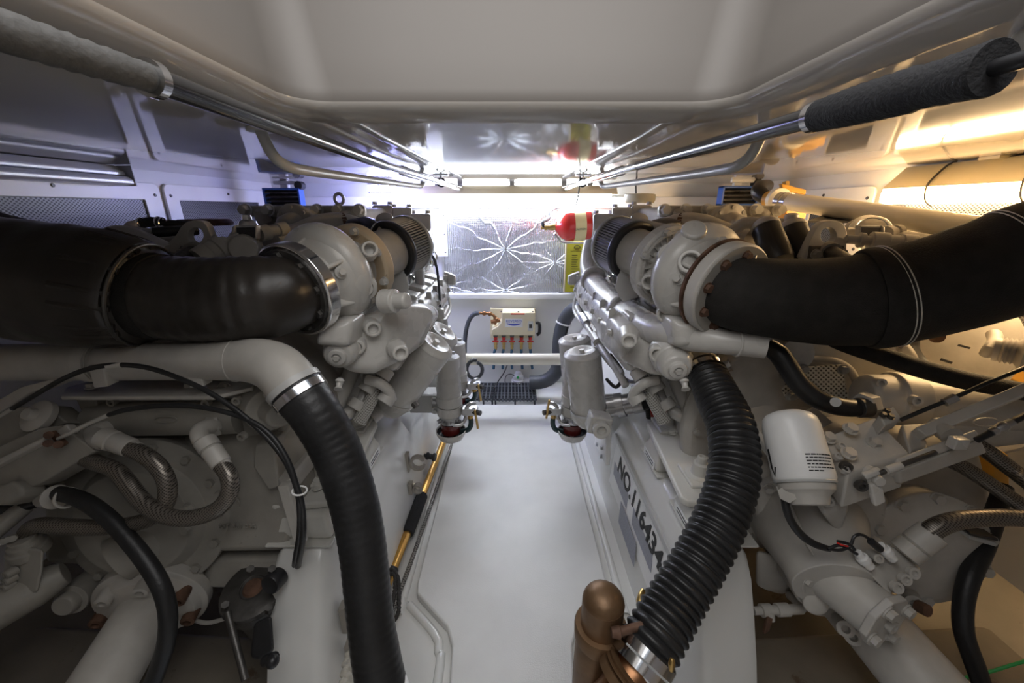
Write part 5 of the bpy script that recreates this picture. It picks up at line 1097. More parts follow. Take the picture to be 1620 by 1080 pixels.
prism([(402, 705), (432, 700), (442, 770), (424, 776), (400, 740)], .97, .10, PD, 'cast_web', .006)
prism([(60, 760), (240, 700), (300, 770), (300, 880), (180, 905), (60, 900)], 1.0, .25, PD, 'main_casing', .03)
c = q(356, 795, .995)
g.part('cast_ring', B().torus(c + V((0, .002, 0)), (0, 1, 0), .034, .0022, 36, 6), PD)
text(g, 'cast_lettering', '33T 331 04R', .018, q(376, 832, .993), (1, 0, .0), (0, .0, 1), PD, ext=.002)
text(g, 'cast_emblem', 'H', .030, q(357, 796, .992), (1, 0, 0), (0, 0, 1), PD, ext=.002)
# round bearing cover with bolts
d = V((.10, -1, .25))
g.part('bearing_cover', B().lathe(q(240, 810, 1.0), d, [(-.1, .20), (0, .195), (.004, .20), (.02, .20), (.024, .19), (.03, .15), (.06, .13), (.07, .07)], 48), PD, .002)
g.bolts([p for p in circ(q(240, 810, 1.0) + d.normalized() * .02, d, .18, 14)], d, .011, .014, PD, name='cover_bolt')
# diagonal casting tube across the middle
g.part('diagonal_tube', B().lathe(q(226, 860, .97), q(330, 790, 1.05) - q(226, 860, .97), [(-.05, .06), (.0, .062), (.14, .066)], 32), PD, .003)
# oil cooler under the bracket
g.part('oil_cooler', B().tube(qp([(150, 664, .97, 26), (200, 662, .97, 27), (330, 660, .97, 27), (380, 656, .98, 29)]), None, 28), PD)
g.part('cast_badge', B().tube([q(244, 664, .927), q(252, 659.5, .925), q(272, 659, .925), q(280, 663, .927), q(272, 667.5, .927), q(252, 668, .927)], .0018, 6, .004, closed=True), PD)
g.part('cooler_end', B().lathe(q(406, 650, 1.0), (.25, -1, .05), [(-.16, .085), (-.02, .085), (0, .08), (.012, .06), (.014, .001)], 36), PD, .004)
g.part('end_cover', B().lathe(q(424, 644, .96), (.8, -.7, .0), [(-.06, .055), (.02, .055), (.024, .03), (.07, .028), (.075, .022)], 28), PD, .003)
g.bolts([q(378, 632, .93), q(386, 688, .93), q(330, 636, .95), q(182, 634, .95)], (0, -1, .1), .010, .012, PD, name='casing_bolt', socket=True)
for pts, m in ((((92, 622), (100, 606), (452, 604), (452, 598), (440, 622), (340, 627), (110, 628)), P2),):
    pass
a_ = [q(95, 627, .90), q(335, 627, .88), q(400, 612, .93), q(406, 599, 1.02), q(150, 600, 1.06), q(105, 612, .98)]
g.part('bracket_shelf', B().slab(a_, (0, 0, -.010)), P2, .003)
prism([(118, 630), (150, 630), (158, 668), (140, 676)], .95, .05, PD, 'shelf_web', .004)
g.bolts([q(148, 612, .95), q(302, 612, .95)], (0, 0, 1), .013, .012, P2, name='shelf_bolt')
for x, y in ((356, 613), (300, 803), (296, 835)): g.bolts([q(x, y, .945)], (0, -1, .2), .012, .012, PD, name='casing_bolt')
# engine bearer rail beside the mount
g.part('bearer_arm', B().slab([q(x, y, z) for x, y, z in ((438, 755, .98), (446, 770, .93), (500, 705, 1.08), (494, 700, 1.1))], (0, 0, -.05)), P2, .004)
g.part('bearer_leg', B().slab([q(438, 770, .93), q(455, 768, .93), q(482, 862, .93), q(466, 866, .93)], (0, .02, 0)), P2, .003)
# control box upper left: two long slanted blocks
cb = T('control_valve', 'dirty painted hydraulic control block slanting at the left edge', 'control valve', q(60, 720, .86))
def slant(pts, zc, dep, m, name, bev=.004, th=cb, fwd=(0, .8, -.5)):
    return th.part(name, B().slab([q(x, y, zc) for x, y in pts], V(fwd).normalized() * dep), m, bev)
slant([(-60, 792), (-60, 730), (64, 676), (102, 672), (112, 684), (150, 714), (64, 764), (0, 790)], .86, .05, PD, 'lower_block')
slant([(-60, 775), (-60, 700), (-20, 665), (22, 644), (70, 640), (106, 668), (60, 692), (0, 725)], .90, .06, PD, 'upper_block')
slant([(-50, 748), (70, 690), (72, 694), (66, 700), (-50, 760)], .845, .02, P2, 'slide_rail', .003)
slant([(-60, 666), (32, 612), (100, 594), (104, 600), (46, 622), (-50, 684)], .90, .02, P2, 'upper_rail', .003)
slant([(84, 684), (104, 670), (112, 682), (92, 694)], .85, .02, P2, 'rail_end', .003)
cb.part('knob', B().lathe(q(60, 658, .885), (-.1, -.8, .8), [(-.01, .036), (.004, .036), (.008, .028), (.010, .014), (.024, .012)], 24), P2, .001)
for x, y in ((77, 688), (92, 703), (76, 701)): cb.part('clip_bolt', B().cyl(q(x, y, .845), q(x, y, .825), .008, seg=10), M['rust'])
cb.part('cable_clip', B().slab([q(x, y, .84) for x, y in ((74, 686), (80, 684), (102, 704), (96, 709))], (0, .01, 0)), M['rust'], .001)
slant([(2, 766), (18, 760), (34, 772), (34, 786), (10, 800), (-20, 800), (-20, 772)], .84, .05, PD, 'end_cap', .008)
cb.part('pipe', B().cyl(q(-40, 815, .9), q(140, 722, .93), .020, seg=18), PD)
# elbow fittings and braided hoses (things of their own)
def fitting(th, pts, r_, m=P2):
    th.part('elbow_fitting', B().tube(qp(pts), None, 20, .006), m)
th = T('braided_hose', 'braided steel hose curling down from the left cooler fitting and away left', 'hose', q(250, 760, .86), 'braided hoses')
fitting(th, [(182, 674, .95, 13), (160, 680, .92, 13), (148, 688, .9, 13.5), (158, 696, .88, 13.5), (172, 700, .875, 13)], 13)
th.part('sleeve', B().lathe(q(160, 690, .87), q(222, 714, .865) - q(160, 690, .87), [(0, .019), (.004, .0225), (.030, .0225), (.032, .019), (.036, .0215), (.072, .0205), (.074, .017), (.09, .017)], 24), P2)
th.part('hose', B().tube(qp([(206, 709, .865, 12.5), (232, 722, .86, 12.5), (254, 742, .86, 12.5), (265, 768, .86, 12.5), (262, 796, .86, 12.5), (244, 817, .865, 12.5), (208, 829, .87, 12), (160, 834, .87, 12), (110, 833, .87, 12), (66, 830, .87, 11.5), (46, 836, .875, 11), (40, 850, .88, 11)]), None, 24, .006), M['braid'], label='woven steel hose')
th = T('braided_hose', 'braided steel hose looping under the other from the centre left fitting', 'hose', q(330, 780, .86), 'braided hoses')
fitting(th, [(345, 672, .95, 12), (332, 674, .92, 12), (316, 682, .89, 12.5), (318, 694, .875, 12.5), (326, 702, .87, 12)], 12)
th.part('fitting_nut', B().lathe(q(340, 672, .94), (-1, -.6, 0), [(-.01, .026), (.014, .026)], 6), P2)
th.part('sleeve', B().lathe(q(322, 694, .87), q(355, 740, .86) - q(322, 694, .87), [(0, .018), (.004, .022), (.026, .022), (.028, .018), (.032, .021), (.07, .020), (.072, .017), (.08, .017)], 24), P2)
th.part('hose', B().tube(qp([(350, 735, .86, 12), (362, 752, .855, 12.5), (364, 776, .85, 12.5), (350, 800, .85, 12.5), (322, 815, .845, 12.5), (285, 820, .84, 12.5), (250, 811, .84, 12.5), (222, 790, .845, 12.5), (200, 762, .85, 12.5), (180, 742, .855, 12), (150, 731, .865, 11.5), (130, 724, .89, 11)]), None, 24, .006), M['braid'], label='woven steel hose')
th = T('control_cable', 'upper thin black control cable arching over the left gearbox', 'cable', q(300, 600, .83), 'control cables')
th.part('cable', B().tube(qp([(20, 646, .86, 3.5), (60, 622, .85, 3.6), (102, 598, .84, 3.8), (145, 582, .83, 4), (190, 577, .83, 4), (240, 583, .83, 4), (300, 605, .83, 4), (350, 632, .83, 4.2), (400, 670, .83, 4.3), (440, 712, .83, 4.5), (462, 750, .83, 4.5), (473, 790, .83, 4.5), (474, 840, .83, 4.5), (468, 880, .92, 4.5), (464, 905, 1.05, 4.5), (452, 940, 1.15, 4.5)]), None, 12), M['rub'])
th.part('white_sleeve', B().lathe(q(170, 579.5, .83), q(193, 577, .83) - q(170, 579.5, .83), [(0, .0062), (.031, .0062)], 14), M['paint2'], label='pale sleeve')
th.part('end_rod', B().tube([q(20, 646, .86), q(-30, 676, .87)], .004, 8, sm=False), P2)
th = T('control_cable', 'lower thin black control cable crossing the left gearbox to the slanted block', 'cable', q(300, 645, .83), 'control cables')
th.part('cable', B().tube(qp([(172, 656, .84, 3.5), (200, 648, .835, 4), (250, 642, .83, 4), (300, 642, .83, 4), (350, 650, .83, 4), (395, 665, .83, 4.2), (430, 690, .83, 4.3), (455, 728, .83, 4.5), (468, 765, .83, 4.5), (478, 800, .83, 4.5), (480, 845, .83, 4.5), (474, 882, .92, 4.5), (468, 908, 1.05, 4.5), (458, 945, 1.15, 4.5)]), None, 12), M['rub'])
th.part('end_rod', B().tube(qp([(172, 656, .84, 3.5), (140, 670, .84, 3.2), (112, 684, .84, 3.2), (92, 694, .84, 3)]), None, 10), P2)
th.part('cable_tie', B().torus(q(474, 776, .83), (.2, 0, 1), .014, .002, 18, 6), M['white'])
th = T('black_hose', 'plain black hose hanging from a fitting at the left and curving past the shaft flange', 'hose', q(240, 960, .84))
th.part('hose', B().tube(qp([(92, 780, .87, 11), (112, 784, .865, 11.5), (140, 796, .86, 12), (172, 820, .855, 12), (205, 855, .85, 12), (236, 895, .845, 12.5), (258, 935, .84, 12.5), (266, 975, .84, 12.5), (262, 1020, .84, 12.5), (246, 1068, .84, 12.5), (228, 1110, .84, 12.5)]), None, 20), M['rub'])
th.part('hose_end', B().lathe(q(84, 786, .89), q(112, 784, .865) - q(84, 786, .89), [(-.03, .022), (0, .022), (.008, .026), (.014, .026), (.016, .018)], 20), P2)
th.part('clamp', B().torus(q(106, 787, .868), q(112, 784, .865) - q(84, 786, .89), .020, .003, 18, 8), P2)
th = T('dark_hose', 'short dark hose running into the slanted block at the left edge', 'hose', q(40, 805, .9)); th.part('hose', B().tube(qp([(-20, 800, .88, 9), (20, 805, .89, 9), (50, 796, .9, 9), (80, 785, .93, 9)]), None, 14), M['rub'])
# hydraulic valve at bottom left
hv = T('hydraulic_valve', 'painted hydraulic valve with three sockets at the bottom left corner', 'valve', q(50, 930, .9))
hv.part('valve_body', B().hull([q(x, y, z) for x, y in ((8, 880), (30, 862), (70, 868), (68, 900), (60, 938), (30, 940), (4, 925)) for z in (.86, .95)]), PD, .008)
hv.part('top_union', B().lathe(q(46, 868, .88), (0, -.1, 1), [(-.01, .034), (.008, .034), (.010, .028), (.022, .028), (.024, .022), (.034, .022)], 24), PD, .001)
hv.part('arm', B().lathe(q(104, 905, .92), q(-30, 975, .84) - q(104, 905, .92), [(0, .026), (.03, .036), (.05, .042), (.2, .05), (.3, .05)], 28), PD, .002)
for x, y in ((16, 906), (15, 917), (12, 927)): hv.part('socket', B().lathe(q(x, y, .85), (-.2, -1, .1), [(-.01, .010), (.008, .009), (.009, .005), (.001, .005)], 14), PD)
hv.part('cross_bar', B().cyl(q(-20, 850, .85), q(40, 800, .9), .018, seg=14), PD)
for x, y in ((14, 852), (6, 855), (22, 850)): hv.part('bar_bolt', B().cyl(q(x, y, .86), q(x - 2, y + 2, .85), .007, seg=8), PD)
# pipe stub and drive shaft
th = T('pipe_stub', 'open ended grey pipe stub under the left gearbox', 'pipe', q(110, 950, .95)); th.part('pipe', B().lathe(q(98, 960, .92), q(200, 880, 1.1) - q(98, 960, .92), [(0, .012), (0, .022), (.006, .026), (.02, .026), (.022, .036), (.25, .036)], 28), PD, .001)
th = T('propeller_shaft', 'painted propeller shaft with rusty bolted coupling at bottom left', 'shaft', q(220, 960, .95), 'propeller shafts')
a_, b_ = q(258, 922, 1.03), q(140, 1120, .80)
d = (b_ - a_).normalized()
th.part('coupling', B().lathe(a_, d, [(-.05, .08), (-.045, .108), (.018, .110), (.022, .122), (.05, .122), (.054, .110), (.07, .10), (.078, .066)], 44), P2, .002)
th.part('shaft', B().lathe(a_, d, [(.05, .066), (.06, .062), (.4, .062)], 40), P2)
th.part('rusty_hub', B().lathe(a_, -d, [(.05, .06), (.10, .055), (.11, .085), (.14, .085)], 36), M['rust'])
for i in range(7):
    ph = frame(d) @ V((cos(2 * pi * i / 7 + .4) * .094, sin(2 * pi * i / 7 + .4) * .094, 0))
    th.part('coupling_sleeve', B().lathe(a_ + ph + d * .05, d, [(0, .017), (.038, .016), (.040, .009), (.03, .008)], 16), M['rust'] if i % 3 == 0 else P2)
# black sea strainer between gearbox and stringer
p = q(404, 935, 1.0)
th = T('sea_strainer', 'dark cast sea water strainer with clamp handle between left gearbox and stringer', 'strainer', q(395, 1060, .95))
ds = V((.03, -.25, 1)).normalized()
th.part('body', B().lathe(p, -ds, [(-.01, .066), (0, .075), (.03, .075), (.034, .064), (.20, .058), (.30, .05)], 36), M['darksteel'], .002)
th.part('lid', B().lathe(p, ds, [(0, .075), (.006, .077), (.016, .074), (.02, .06), (.022, .03), (.018, .028), (.018, .001)], 36), M['darksteel'], .001)
th.part('rusty_cap', B().lathe(p + ds * .018, ds, [(0, .024), (.006, .02)], 20), M['rust'])
th.part('gauge', B().lathe(q(428, 924, .93), (-.2, -1, .2), [(-.03, .022), (0, .024), (.004, .022), (.002, .018), (.002, .001)], 24), M['black'], label='small round gauge')
for x, y in ((356, 962), (396, 905), (430, 905), (425, 966)): th.part('clamp_nut', B().cyl(q(x, y, .95), q(x, y - 6, .94), .009, seg=6), M['darksteel'])
th.part('swing_bolt', B().cyl(q(360, 968, .94), q(388, 1075, .88), .008, seg=10), M['darksteel'])
th.part('handle', B().hull([q(x, y, z) for x, y in ((402, 985), (430, 972), (434, 1030), (410, 1045), (396, 1040)) for z in (.90, .93)]), M['black'], .008)
th.part('drain_tap', B().cyl(q(420, 1045, .87), q(434, 1040, .86), .012, seg=12).sphere(q(431, 1046, .855), .014, seg=10), M['black'])
th = T('thin_pipe', 'thin pale pipe running from the coupling to the dark strainer', 'pipe', q(330, 984, 1.0)); th.part('pipe', B().tube([q(300, 978, 1.05), q(325, 985, 1.02), q(350, 980, 1.0), q(372, 970, .99)], .005, 8), P2)

# ------------------------------------------------------------------ right gearbox
P, PD, P2 = M['paint2'], M['paint2'], M['paint']
g = T('gearbox', 'grey marine gearbox with round bolted covers at lower right', 'gearbox', q(1340, 900, 1.0), 'gearboxes')
prism([(1190, 800), (1215, 745), (1290, 700), (1420, 690), (1560, 700), (1585, 800), (1555, 850), (1480, 900), (1300, 900), (1225, 870)], 1.03, .22, P, 'main_casing', .04)
prism([(1150, 660), (1225, 620), (1345, 660), (1400, 640), (1560, 620), (1700, 640), (1700, 700), (1420, 760), (1230, 780), (1160, 720)], 1.14, .10, P, 'upper_casing', .02)
h0 = q(1270, 812, 1.07); d = (q(1312, 908, .93) - h0).normalized()
g.part('input_housing', B().lathe(h0, d, [(-.10, .15), (.02, .148), (.022, .132), (.05, .128), (.10, .108), (.15, .092), (.20, .086)], 52), P, .003)
g.part('housing_flange', B().lathe(h0, d, [(0, .15), (0, .166), (.02, .166), (.022, .140)], 52), P, .002)
g.bolts(circ(h0 + d * .02, d, .153, 13), d, .011, .014, P, name='flange_bolt')
g.part('housing_rib', B().hull([h0 + d * t + frame(d) @ V((cos(a) * r_, sin(a) * r_, 0)) for t, r_ in ((.02, .13), (.18, .09), (.02, .15)) for a in (2.2, 2.3)]), P, .003)
d2 = V((-.12, -1, .28))
g.part('clutch_cover', B().lathe(q(1462, 862, .98), d2, [(-.12, .135), (0, .13), (.006, .14), (.016, .14), (.018, .13), (.024, .12), (.03, .06)], 52), P, .003)
g.bolts([p_ for p_ in circ(q(1462, 862, .98) + d2.normalized() * .016, d2, .128, 10, .3)], d2, .013, .014, P, name='cover_bolt')
g.part('neck_casting', B().hull([q(x, y, z) for x, y, z in ((1320, 780, .97), (1400, 780, .97), (1410, 860, .97), (1330, 890, .98), (1310, 850, 1.0), (1330, 780, 1.1), (1420, 800, 1.1))]), P, .03, seg=4)
# actuator cylinder that points at the lower right
a_, b_ = q(1300, 900, .95), q(1392, 975, .84); dc = (b_ - a_).normalized()
Lc = (b_ - a_).length
cyl_ = g.part('cylinder', B().lathe(a_, dc, [(-.02, .07), (0, .075), (.012, .075), (.016, .056), (Lc, .054)], 40), P, .003)
hexo = [b_ + frame(dc) @ V((cos(t) * .064, sin(t) * .064, 0)) for t in [pi / 4 * i + .2 for i in range(8)]]
ec = g.part('end_plate', B().slab(hexo, dc * .016), P, .003)
g.bolts([b_ + dc * .016 + frame(dc) @ V((cos(t) * .048, sin(t) * .048, 0)) for t in [pi / 2 * i + .5 for i in range(4)]], dc, .012, .014, P, ec, 'end_bolt')
g.bolts([b_ + dc * .016], dc, .014, .012, P, ec, 'centre_plug', True)
g.bolts([a_ + dc * .012 + frame(dc) @ V((cos(t) * .065, sin(t) * .065, 0)) for t in [pi / 3 * i for i in range(6)]], dc, .010, .010, P, cyl_, 'base_bolt')
g.part('lower_boss', B().lathe(q(1292, 958, .93), (-q(1292, 958, .93) + q(1260, 905, 1.05)), [(0, .010), (0, .02), (.004, .026), (.04, .026), (.042, .032), (.15, .04)], 28), P, .001)
g.part('sump', B().hull([q(x, y, z) for x, y, z in ((1195, 870, 1.08), (1250, 880, 1.08), (1290, 930, 1.08), (1230, 940, 1.12), (1195, 930, 1.12), (1200, 870, 1.25), (1290, 930, 1.25))]), P, .02)
g.part('oil_cooler', B().lathe(q(1362, 625, 1.02), q(1640, 650, .98) - q(1362, 625, 1.02), [(0, .045), (.01, .055), (.06, .06), (.065, .068), (.12, .068), (.125, .058), (.56, .056), (.57, .03)], 36), P, .003)
g.bolts([q(1388, 604, .99), q(1444, 632, .94)], (-.2, -1, .2), .012, .016, P, name='cooler_bolt', socket=True)
g.part('cooler_boss', B().lathe(q(1368, 640, .97), (-1, -.3, 0), [(-.02, .03), (.008, .03), (.01, .024)], 6), P, .001)
g.part('cast_badge', B().tube([q(1540, 668, .93), q(1550, 662, .93), q(1572, 662, .93), q(1580, 668, .93), q(1570, 674, .93), q(1550, 674, .93)], .002, 6, .004, closed=True), P)
g.part('lower_cooler_casing', B().hull([q(x, y, z) for x, y, z in ((1490, 650, .98), (1700, 630, .95), (1700, 700, .95), (1560, 715, .97), (1500, 690, .98), (1500, 660, 1.1), (1700, 650, 1.1))]), P, .02)
# perforated guard and mounting plates behind the filter
g.part('perforated_guard', B().slab([q(x, y, 1.05) for x, y in ((1238, 616), (1262, 582), (1332, 577), (1342, 630), (1244, 632))], (0, .004, 0)), M['perf'], label='perforated guard sheet')
g.part('guard_edge', B().tube([q(x, y, 1.095) for x, y in ((1362, 632), (1356, 606), (1342, 582), (1318, 570), (1280, 566))], .010, 10), P)
g.part('round_plate', B().lathe(q(1258, 560, 1.06), (-.1, -1, .1), [(0, .045), (.008, .045)], 32), P2, .001)
g.bolts([q(1240, 592, 1.04), q(1270, 583, 1.04), q(1332, 584, 1.04), q(1250, 626, 1.04)], (0, -1, .1), .011, .012, M['dirty'], name='plate_bolt')
g.part('flat_panel', B().slab([q(x, y, 1.05) for x, y in ((1265, 655), (1290, 643), (1318, 668), (1296, 680))], (0, .01, -.004)), P2, .002)
g.part('bearer_arm', B().slab([q(x, y, z) for x, y, z in ((1188, 680, 1.05), (1196, 674, 1.06), (1248, 732, .96), (1242, 742, .96))], (0, 0, -.02)), P2, .003)
# control valve block on top
cv = T('control_valve', 'large painted hydraulic control valve block on the right gearbox beside the white filter', 'control valve', q(1390, 760, .88))
def block(top, zt, down, m, name, bev=.006, th=cv):
    return th.part(name, B().slab([q(x, y, z) for (x, y), z in zip(top, zt)], V(down)), m, bev, seg=3)
block([(1299, 693), (1385, 658), (1440, 716), (1341, 750)], (.93, .93, .86, .85), (0, -.01, -.085), P, 'valve_block')
block([(1341, 752), (1440, 718), (1424, 772), (1352, 797)], (.86, .87, .90, .89), (0, .10, -.02), P, 'front_face', .008)
block([(1425, 670), (1462, 668), (1468, 706), (1440, 716)], (.92, .93, .89, .87), (0, .0, -.07), P, 'side_block')
block([(1391, 655), (1414, 642), (1427, 660), (1400, 673)], (.90, .91, .89, .88), (0, .01, -.035), P, 'cube_connector', .004)
cv.bolts([q(1396, 657, .893), q(1402, 651, .9), q(1408, 660, .89)], (0, -.4, 1), .006, .008, M['darksteel'], name='connector_screw')
cv.bolts([q(1345, 679, .905), q(1342, 718, .87), q(1382, 701, .89), q(1310, 693, .915)], (0, -.5, 1), .013, .012, P, name='block_bolt')
cv.bolts([q(1329, 707, .89), q(1323, 724, .88), q(1334, 744, .86)], (0, -.6, 1), .009, .010, P, name='socket_bolt', socket=True)
block([(1417, 724), (1545, 677), (1552, 690), (1424, 742)], (.855, .86, .85, .845), (0, .02, -.05), P, 'slide_bar', .006)
block([(1424, 744), (1554, 694), (1564, 716), (1425, 766)], (.845, .85, .86, .86), (0, .06, -.04), P, 'slide_body', .006)
cv.part('mount_bridge', B().hull([q(x, y, z) for x, y, z in ((1280, 782, .92), (1320, 770, .92), (1350, 795, .89), (1300, 812, .9), (1330, 850, .93), (1310, 820, 1.0))]), P, .012)
cv.bolts([q(1300, 787, .90), q(1308, 795, .89)], (0, -.6, 1), .011, .010, P, name='bridge_bolt', socket=True)
lv = cv.part('control_lever', B().slab([q(x, y, .83) for x, y in ((1378, 768), (1396, 762), (1403, 795), (1386, 803))], (0, .014, 0)), P2, .004)
cv.part('lever_boss', B().lathe(q(1384, 756, .84), (-.1, -1, .1), [(-.03, .018), (.004, .018), (.006, .012), (.016, .010)], 18), P2, 0, lv)
cv.part('lever_arm', B().slab([q(x, y, .825) for x, y in ((1368, 752), (1395, 742), (1396, 750), (1372, 760))], (0, .012, 0)), P2, .003, lv)
cv.bolts([q(1360, 766, .85), q(1336, 736, .86)], (-.2, -1, .1), .012, .01, M['darksteel'], name='port', socket=True)
cv.part('link_rod', B().tube([q(1392, 748, .825), q(1424, 736, .82), q(1480, 715, .82)], .005, 10, sm=False), M['darksteel'])
cv.part('rod_end', B().cyl(q(1402, 744, .82), q(1425, 736, .82), .008, seg=12), P2)
cv.part('cable_clip', B().box(q(1515, 700, .83), (.03, .02, .025)), P2, .003); cv.part('pipe_stub', B().cyl(q(1480, 672, .90), q(1506, 690, .86), .020, seg=16), P)
# white spin-on filter
a_, c_ = q(1245, 652, .92), q(1272, 760, .86); d = (c_ - a_).normalized(); L = (c_ - a_).length; r_ = 40 * .89 / F
th = T('oil_filter', 'white spin-on oil filter with printed text standing on the right gearbox', 'oil filter', c_)
R = frame(d)
can = th.part('can', B().lathe(a_, d, [(0, .001), (.0, r_ * .55), (.006, r_ * .78), (.016, r_ * .93), (.032, r_), (L - .006, r_ * 1.04), (L, r_ * 1.0)], 48), M['white'], label='white can')
th.part('rim', B().lathe(c_, d, [(0, r_ * 1.0), (.002, r_ * 1.03), (.006, r_ * 1.0)], 40), M['grey'], par=can)
th.part('filter_head', B().lathe(c_, d, [(.006, r_ * .95), (.02, r_ * .9), (.03, r_ * .7), (.05, r_ * .6)], 32), M['paint2'], .002)
th.part('head_casting', B().hull([q(x, y, z) for x, y, z in ((1245, 778, .87), (1300, 768, .87), (1318, 742, .90), (1330, 765, .92), (1260, 800, .92), (1300, 800, .95), (1250, 770, .98))]), M['paint2'], .010)
th.part('drain_plug', B().lathe(q(1250, 778, .86), (-.9, -.7, .2), [(-.02, .026), (.006, .026), (.008, .018), (.022, .018)], 6), M['paint2'], .001)
# printing that follows the can
cam_dir = (CAM - (a_ + c_) / 2); cam_dir -= d * cam_dir.dot(d); a0 = atan2((R.transposed() @ cam_dir).y, (R.transposed() @ cam_dir).x)
def on_can(t, a, k_=1.042): return a_ + d * t + R @ V((cos(a) * r_ * k_, sin(a) * r_ * k_, 0))
sg = 1 if on_can(.05, a0 + .3).x > on_can(.05, a0 - .3).x else -1
b = B(); random.seed(2)
for i in range(6):
    t = L - .050 + i * .0066; a = .22
    while a < (1.12 if i < 5 else .7):
        w_ = random.uniform(.05, .16)
        aa = [a0 + sg * (a + w_ * k_ / 3) for k_ in range(4)]
        b.loft([[on_can(t + o_, x) for x in aa] + [on_can(t + o_, x, 1.03) for x in aa[::-1]] for o_ in (0, .0024)]); a += w_ + .03
th.part('printed_text', b, M['ink'], par=can, label='lines of small black print')
b = B(); b.loft([[on_can(t, a0 - sg * 1.05 + o_) for o_ in (0, .10)] + [on_can(t, a0 - sg * 1.05 + o_, 1.02) for o_ in (.10, 0)] for t in (.085, .125)])
b.loft([[on_can(t, a0 - sg * 1.0 + o_ * k_) for o_ in (-.16, .16)] + [on_can(t, a0 - sg * 1.0 + o_ * k_, 1.02) for o_ in (.16, -.16)] for t, k_ in ((.125, 1), (.145, .05))])
th.part('printed_arrow', b, M['ink'], par=can)
# hoses, right
th = T('black_hose', 'black hose curving from the right engine down to the oil cooler cap', 'hose', q(1290, 630, 1.0))
th.part('hose', B().tube(qp([(1215, 548, 1.02, 13), (1232, 560, 1.0, 15), (1246, 580, .99, 15), (1262, 604, .98, 15), (1285, 626, .97, 15), (1315, 640, .97, 14.5), (1345, 645, .97, 14), (1372, 644, .97, 13)]), None, 22), M['rub'])
th.part('ferrule', B().cyl(q(1357, 645, .965), q(1374, 644, .965), .0245, seg=22), M['darksteel'], .002)
th.part('washer', B().cyl(q(1322, 636, .935), q(1322, 636, .93), .011, seg=16), M['grey'])
th = T('black_hose', 'thick black hose running right below the lagged exhaust', 'hose', q(1440, 575, .93))
th.part('hose', B().tube(qp([(1320, 540, 1.05, 10), (1345, 548, 1.0, 12), (1400, 565, .96, 14), (1460, 584, .93, 14.5), (1520, 600, .9, 14.5), (1580, 612, .88, 14), (1680, 630, .88, 14), (1850, 660, .92, 14)]), None, 20), M['lag'])
th = T('black_hose', 'dark blue-black hose dropping behind the right exhaust to the bilge', 'hose', q(1440, 560, 1.1))
th.part('hose', B().tube(qp([(1440, 530, 1.15, 12), (1438, 548, 1.15, 12), (1445, 565, 1.13, 12), (1458, 580, 1.1, 12), (1470, 590, 1.08, 12)]), None, 18), M['rubg'])
th = T('alternator', 'round pale alternator casing beneath the right lagged exhaust', 'alternator', q(1500, 560, 1.2))
th.part('casing', B().lathe(q(1505, 545, 1.22), (-.3, -1, .3), [(-.1, .16), (0, .17), (.02, .165), (.05, .12), (.06, .03)], 44), M['paint2'], .004)
th.part('warning_mark', B().box(q(1525, 548, 1.12), (.035, .004, .006), Matrix.Rotation(.25, 3, 'Y')), M['ink']); th.part('warning_mark', B().box(q(1497, 571, 1.13), (.035, .004, .007), Matrix.Rotation(.3, 3, 'Y')), M['ink'])
th.part('rusty_bolt', B().cyl(q(1482, 532, 1.12), q(1482, 532, 1.09), .018, seg=12), M['rust'])
th = T('pump_motor', 'ribbed pale motor end at the right edge below the lagged exhaust', 'pump', q(1590, 555, 1.0))
th.part('motor', B().lathe(q(1572, 552, 1.02), q(1650, 562, .96) - q(1572, 552, 1.02), [(0, .03), (.01, .03)] + [(.012 + i * .004, .034 if i % 2 else .028) for i in range(8)] + [(.048, .046), (.09, .046), (.092, .038), (.11, .036)], 32), M['paint2'])
th.part('elbow', B().tube(qp([(1560, 560, 1.03, 8), (1566, 552, 1.02, 9), (1575, 540, 1.03, 9), (1572, 528, 1.05, 9)]), None, 14), M['paint2'])
th = T('braided_hose', 'upper of two braided steel hoses running off to the right edge', 'hose', q(1590, 740, .92), 'braided hoses'); th.part('hose', B().tube(qp([(1540, 700, .98, 11), (1565, 716, .96, 11.5), (1600, 742, .94, 11.5), (1660, 785, .9, 12), (1800, 870, .9, 12)]), None, 20, .008), M['braid'])
th = T('braided_hose', 'lower of two braided steel hoses running off to the right edge', 'hose', q(1550, 760, .92), 'braided hoses'); th.part('hose', B().tube(qp([(1500, 728, .96, 10), (1530, 742, .95, 11), (1570, 768, .93, 11), (1610, 795, .91, 11.5), (1680, 840, .88, 12), (1780, 910, .9, 12)]), None, 20, .008), M['braid'])
th = T('braided_hose', 'braided steel hose with pale sleeve arching to the right edge over the clutch cover', 'hose', q(1530, 830, .85), 'braided hoses')
th.part('hose', B().tube(qp([(1470, 842, .86, 14), (1486, 832, .855, 14), (1515, 823, .85, 13.5), (1560, 819, .84, 13), (1610, 819, .83, 13), (1690, 826, .81, 13), (1790, 860, .83, 13), (1830, 940, .86, 13)]), None, 24, .006), M['braid'], label='woven steel hose')
th.part('sleeve', B().lathe(q(1430, 876, .88), q(1484, 836, .86) - q(1430, 876, .88), [(0, .022), (.002, .029), (.028, .029), (.03, .025), (.034, .029), (.075, .028), (.077, .02)], 28), M['paint2'])
sb = T('solenoid_block', 'square pale solenoid block with socket screws below the arching braided hose', 'valve block', q(1415, 905, .88))
sb.part('block', B().slab([q(1373, 906, .86), q(1416, 866, .89), q(1461, 902, .87), q(1409, 942, .84)], (.02, .07, -.03)), M['paint2'], .005)
sb.bolts([q(1441, 904, .85), q(1428, 914, .847), q(1415, 927, .84)], (-.1, -1, .5), .012, .010, M['paint2'], name='socket_screw', socket=True)
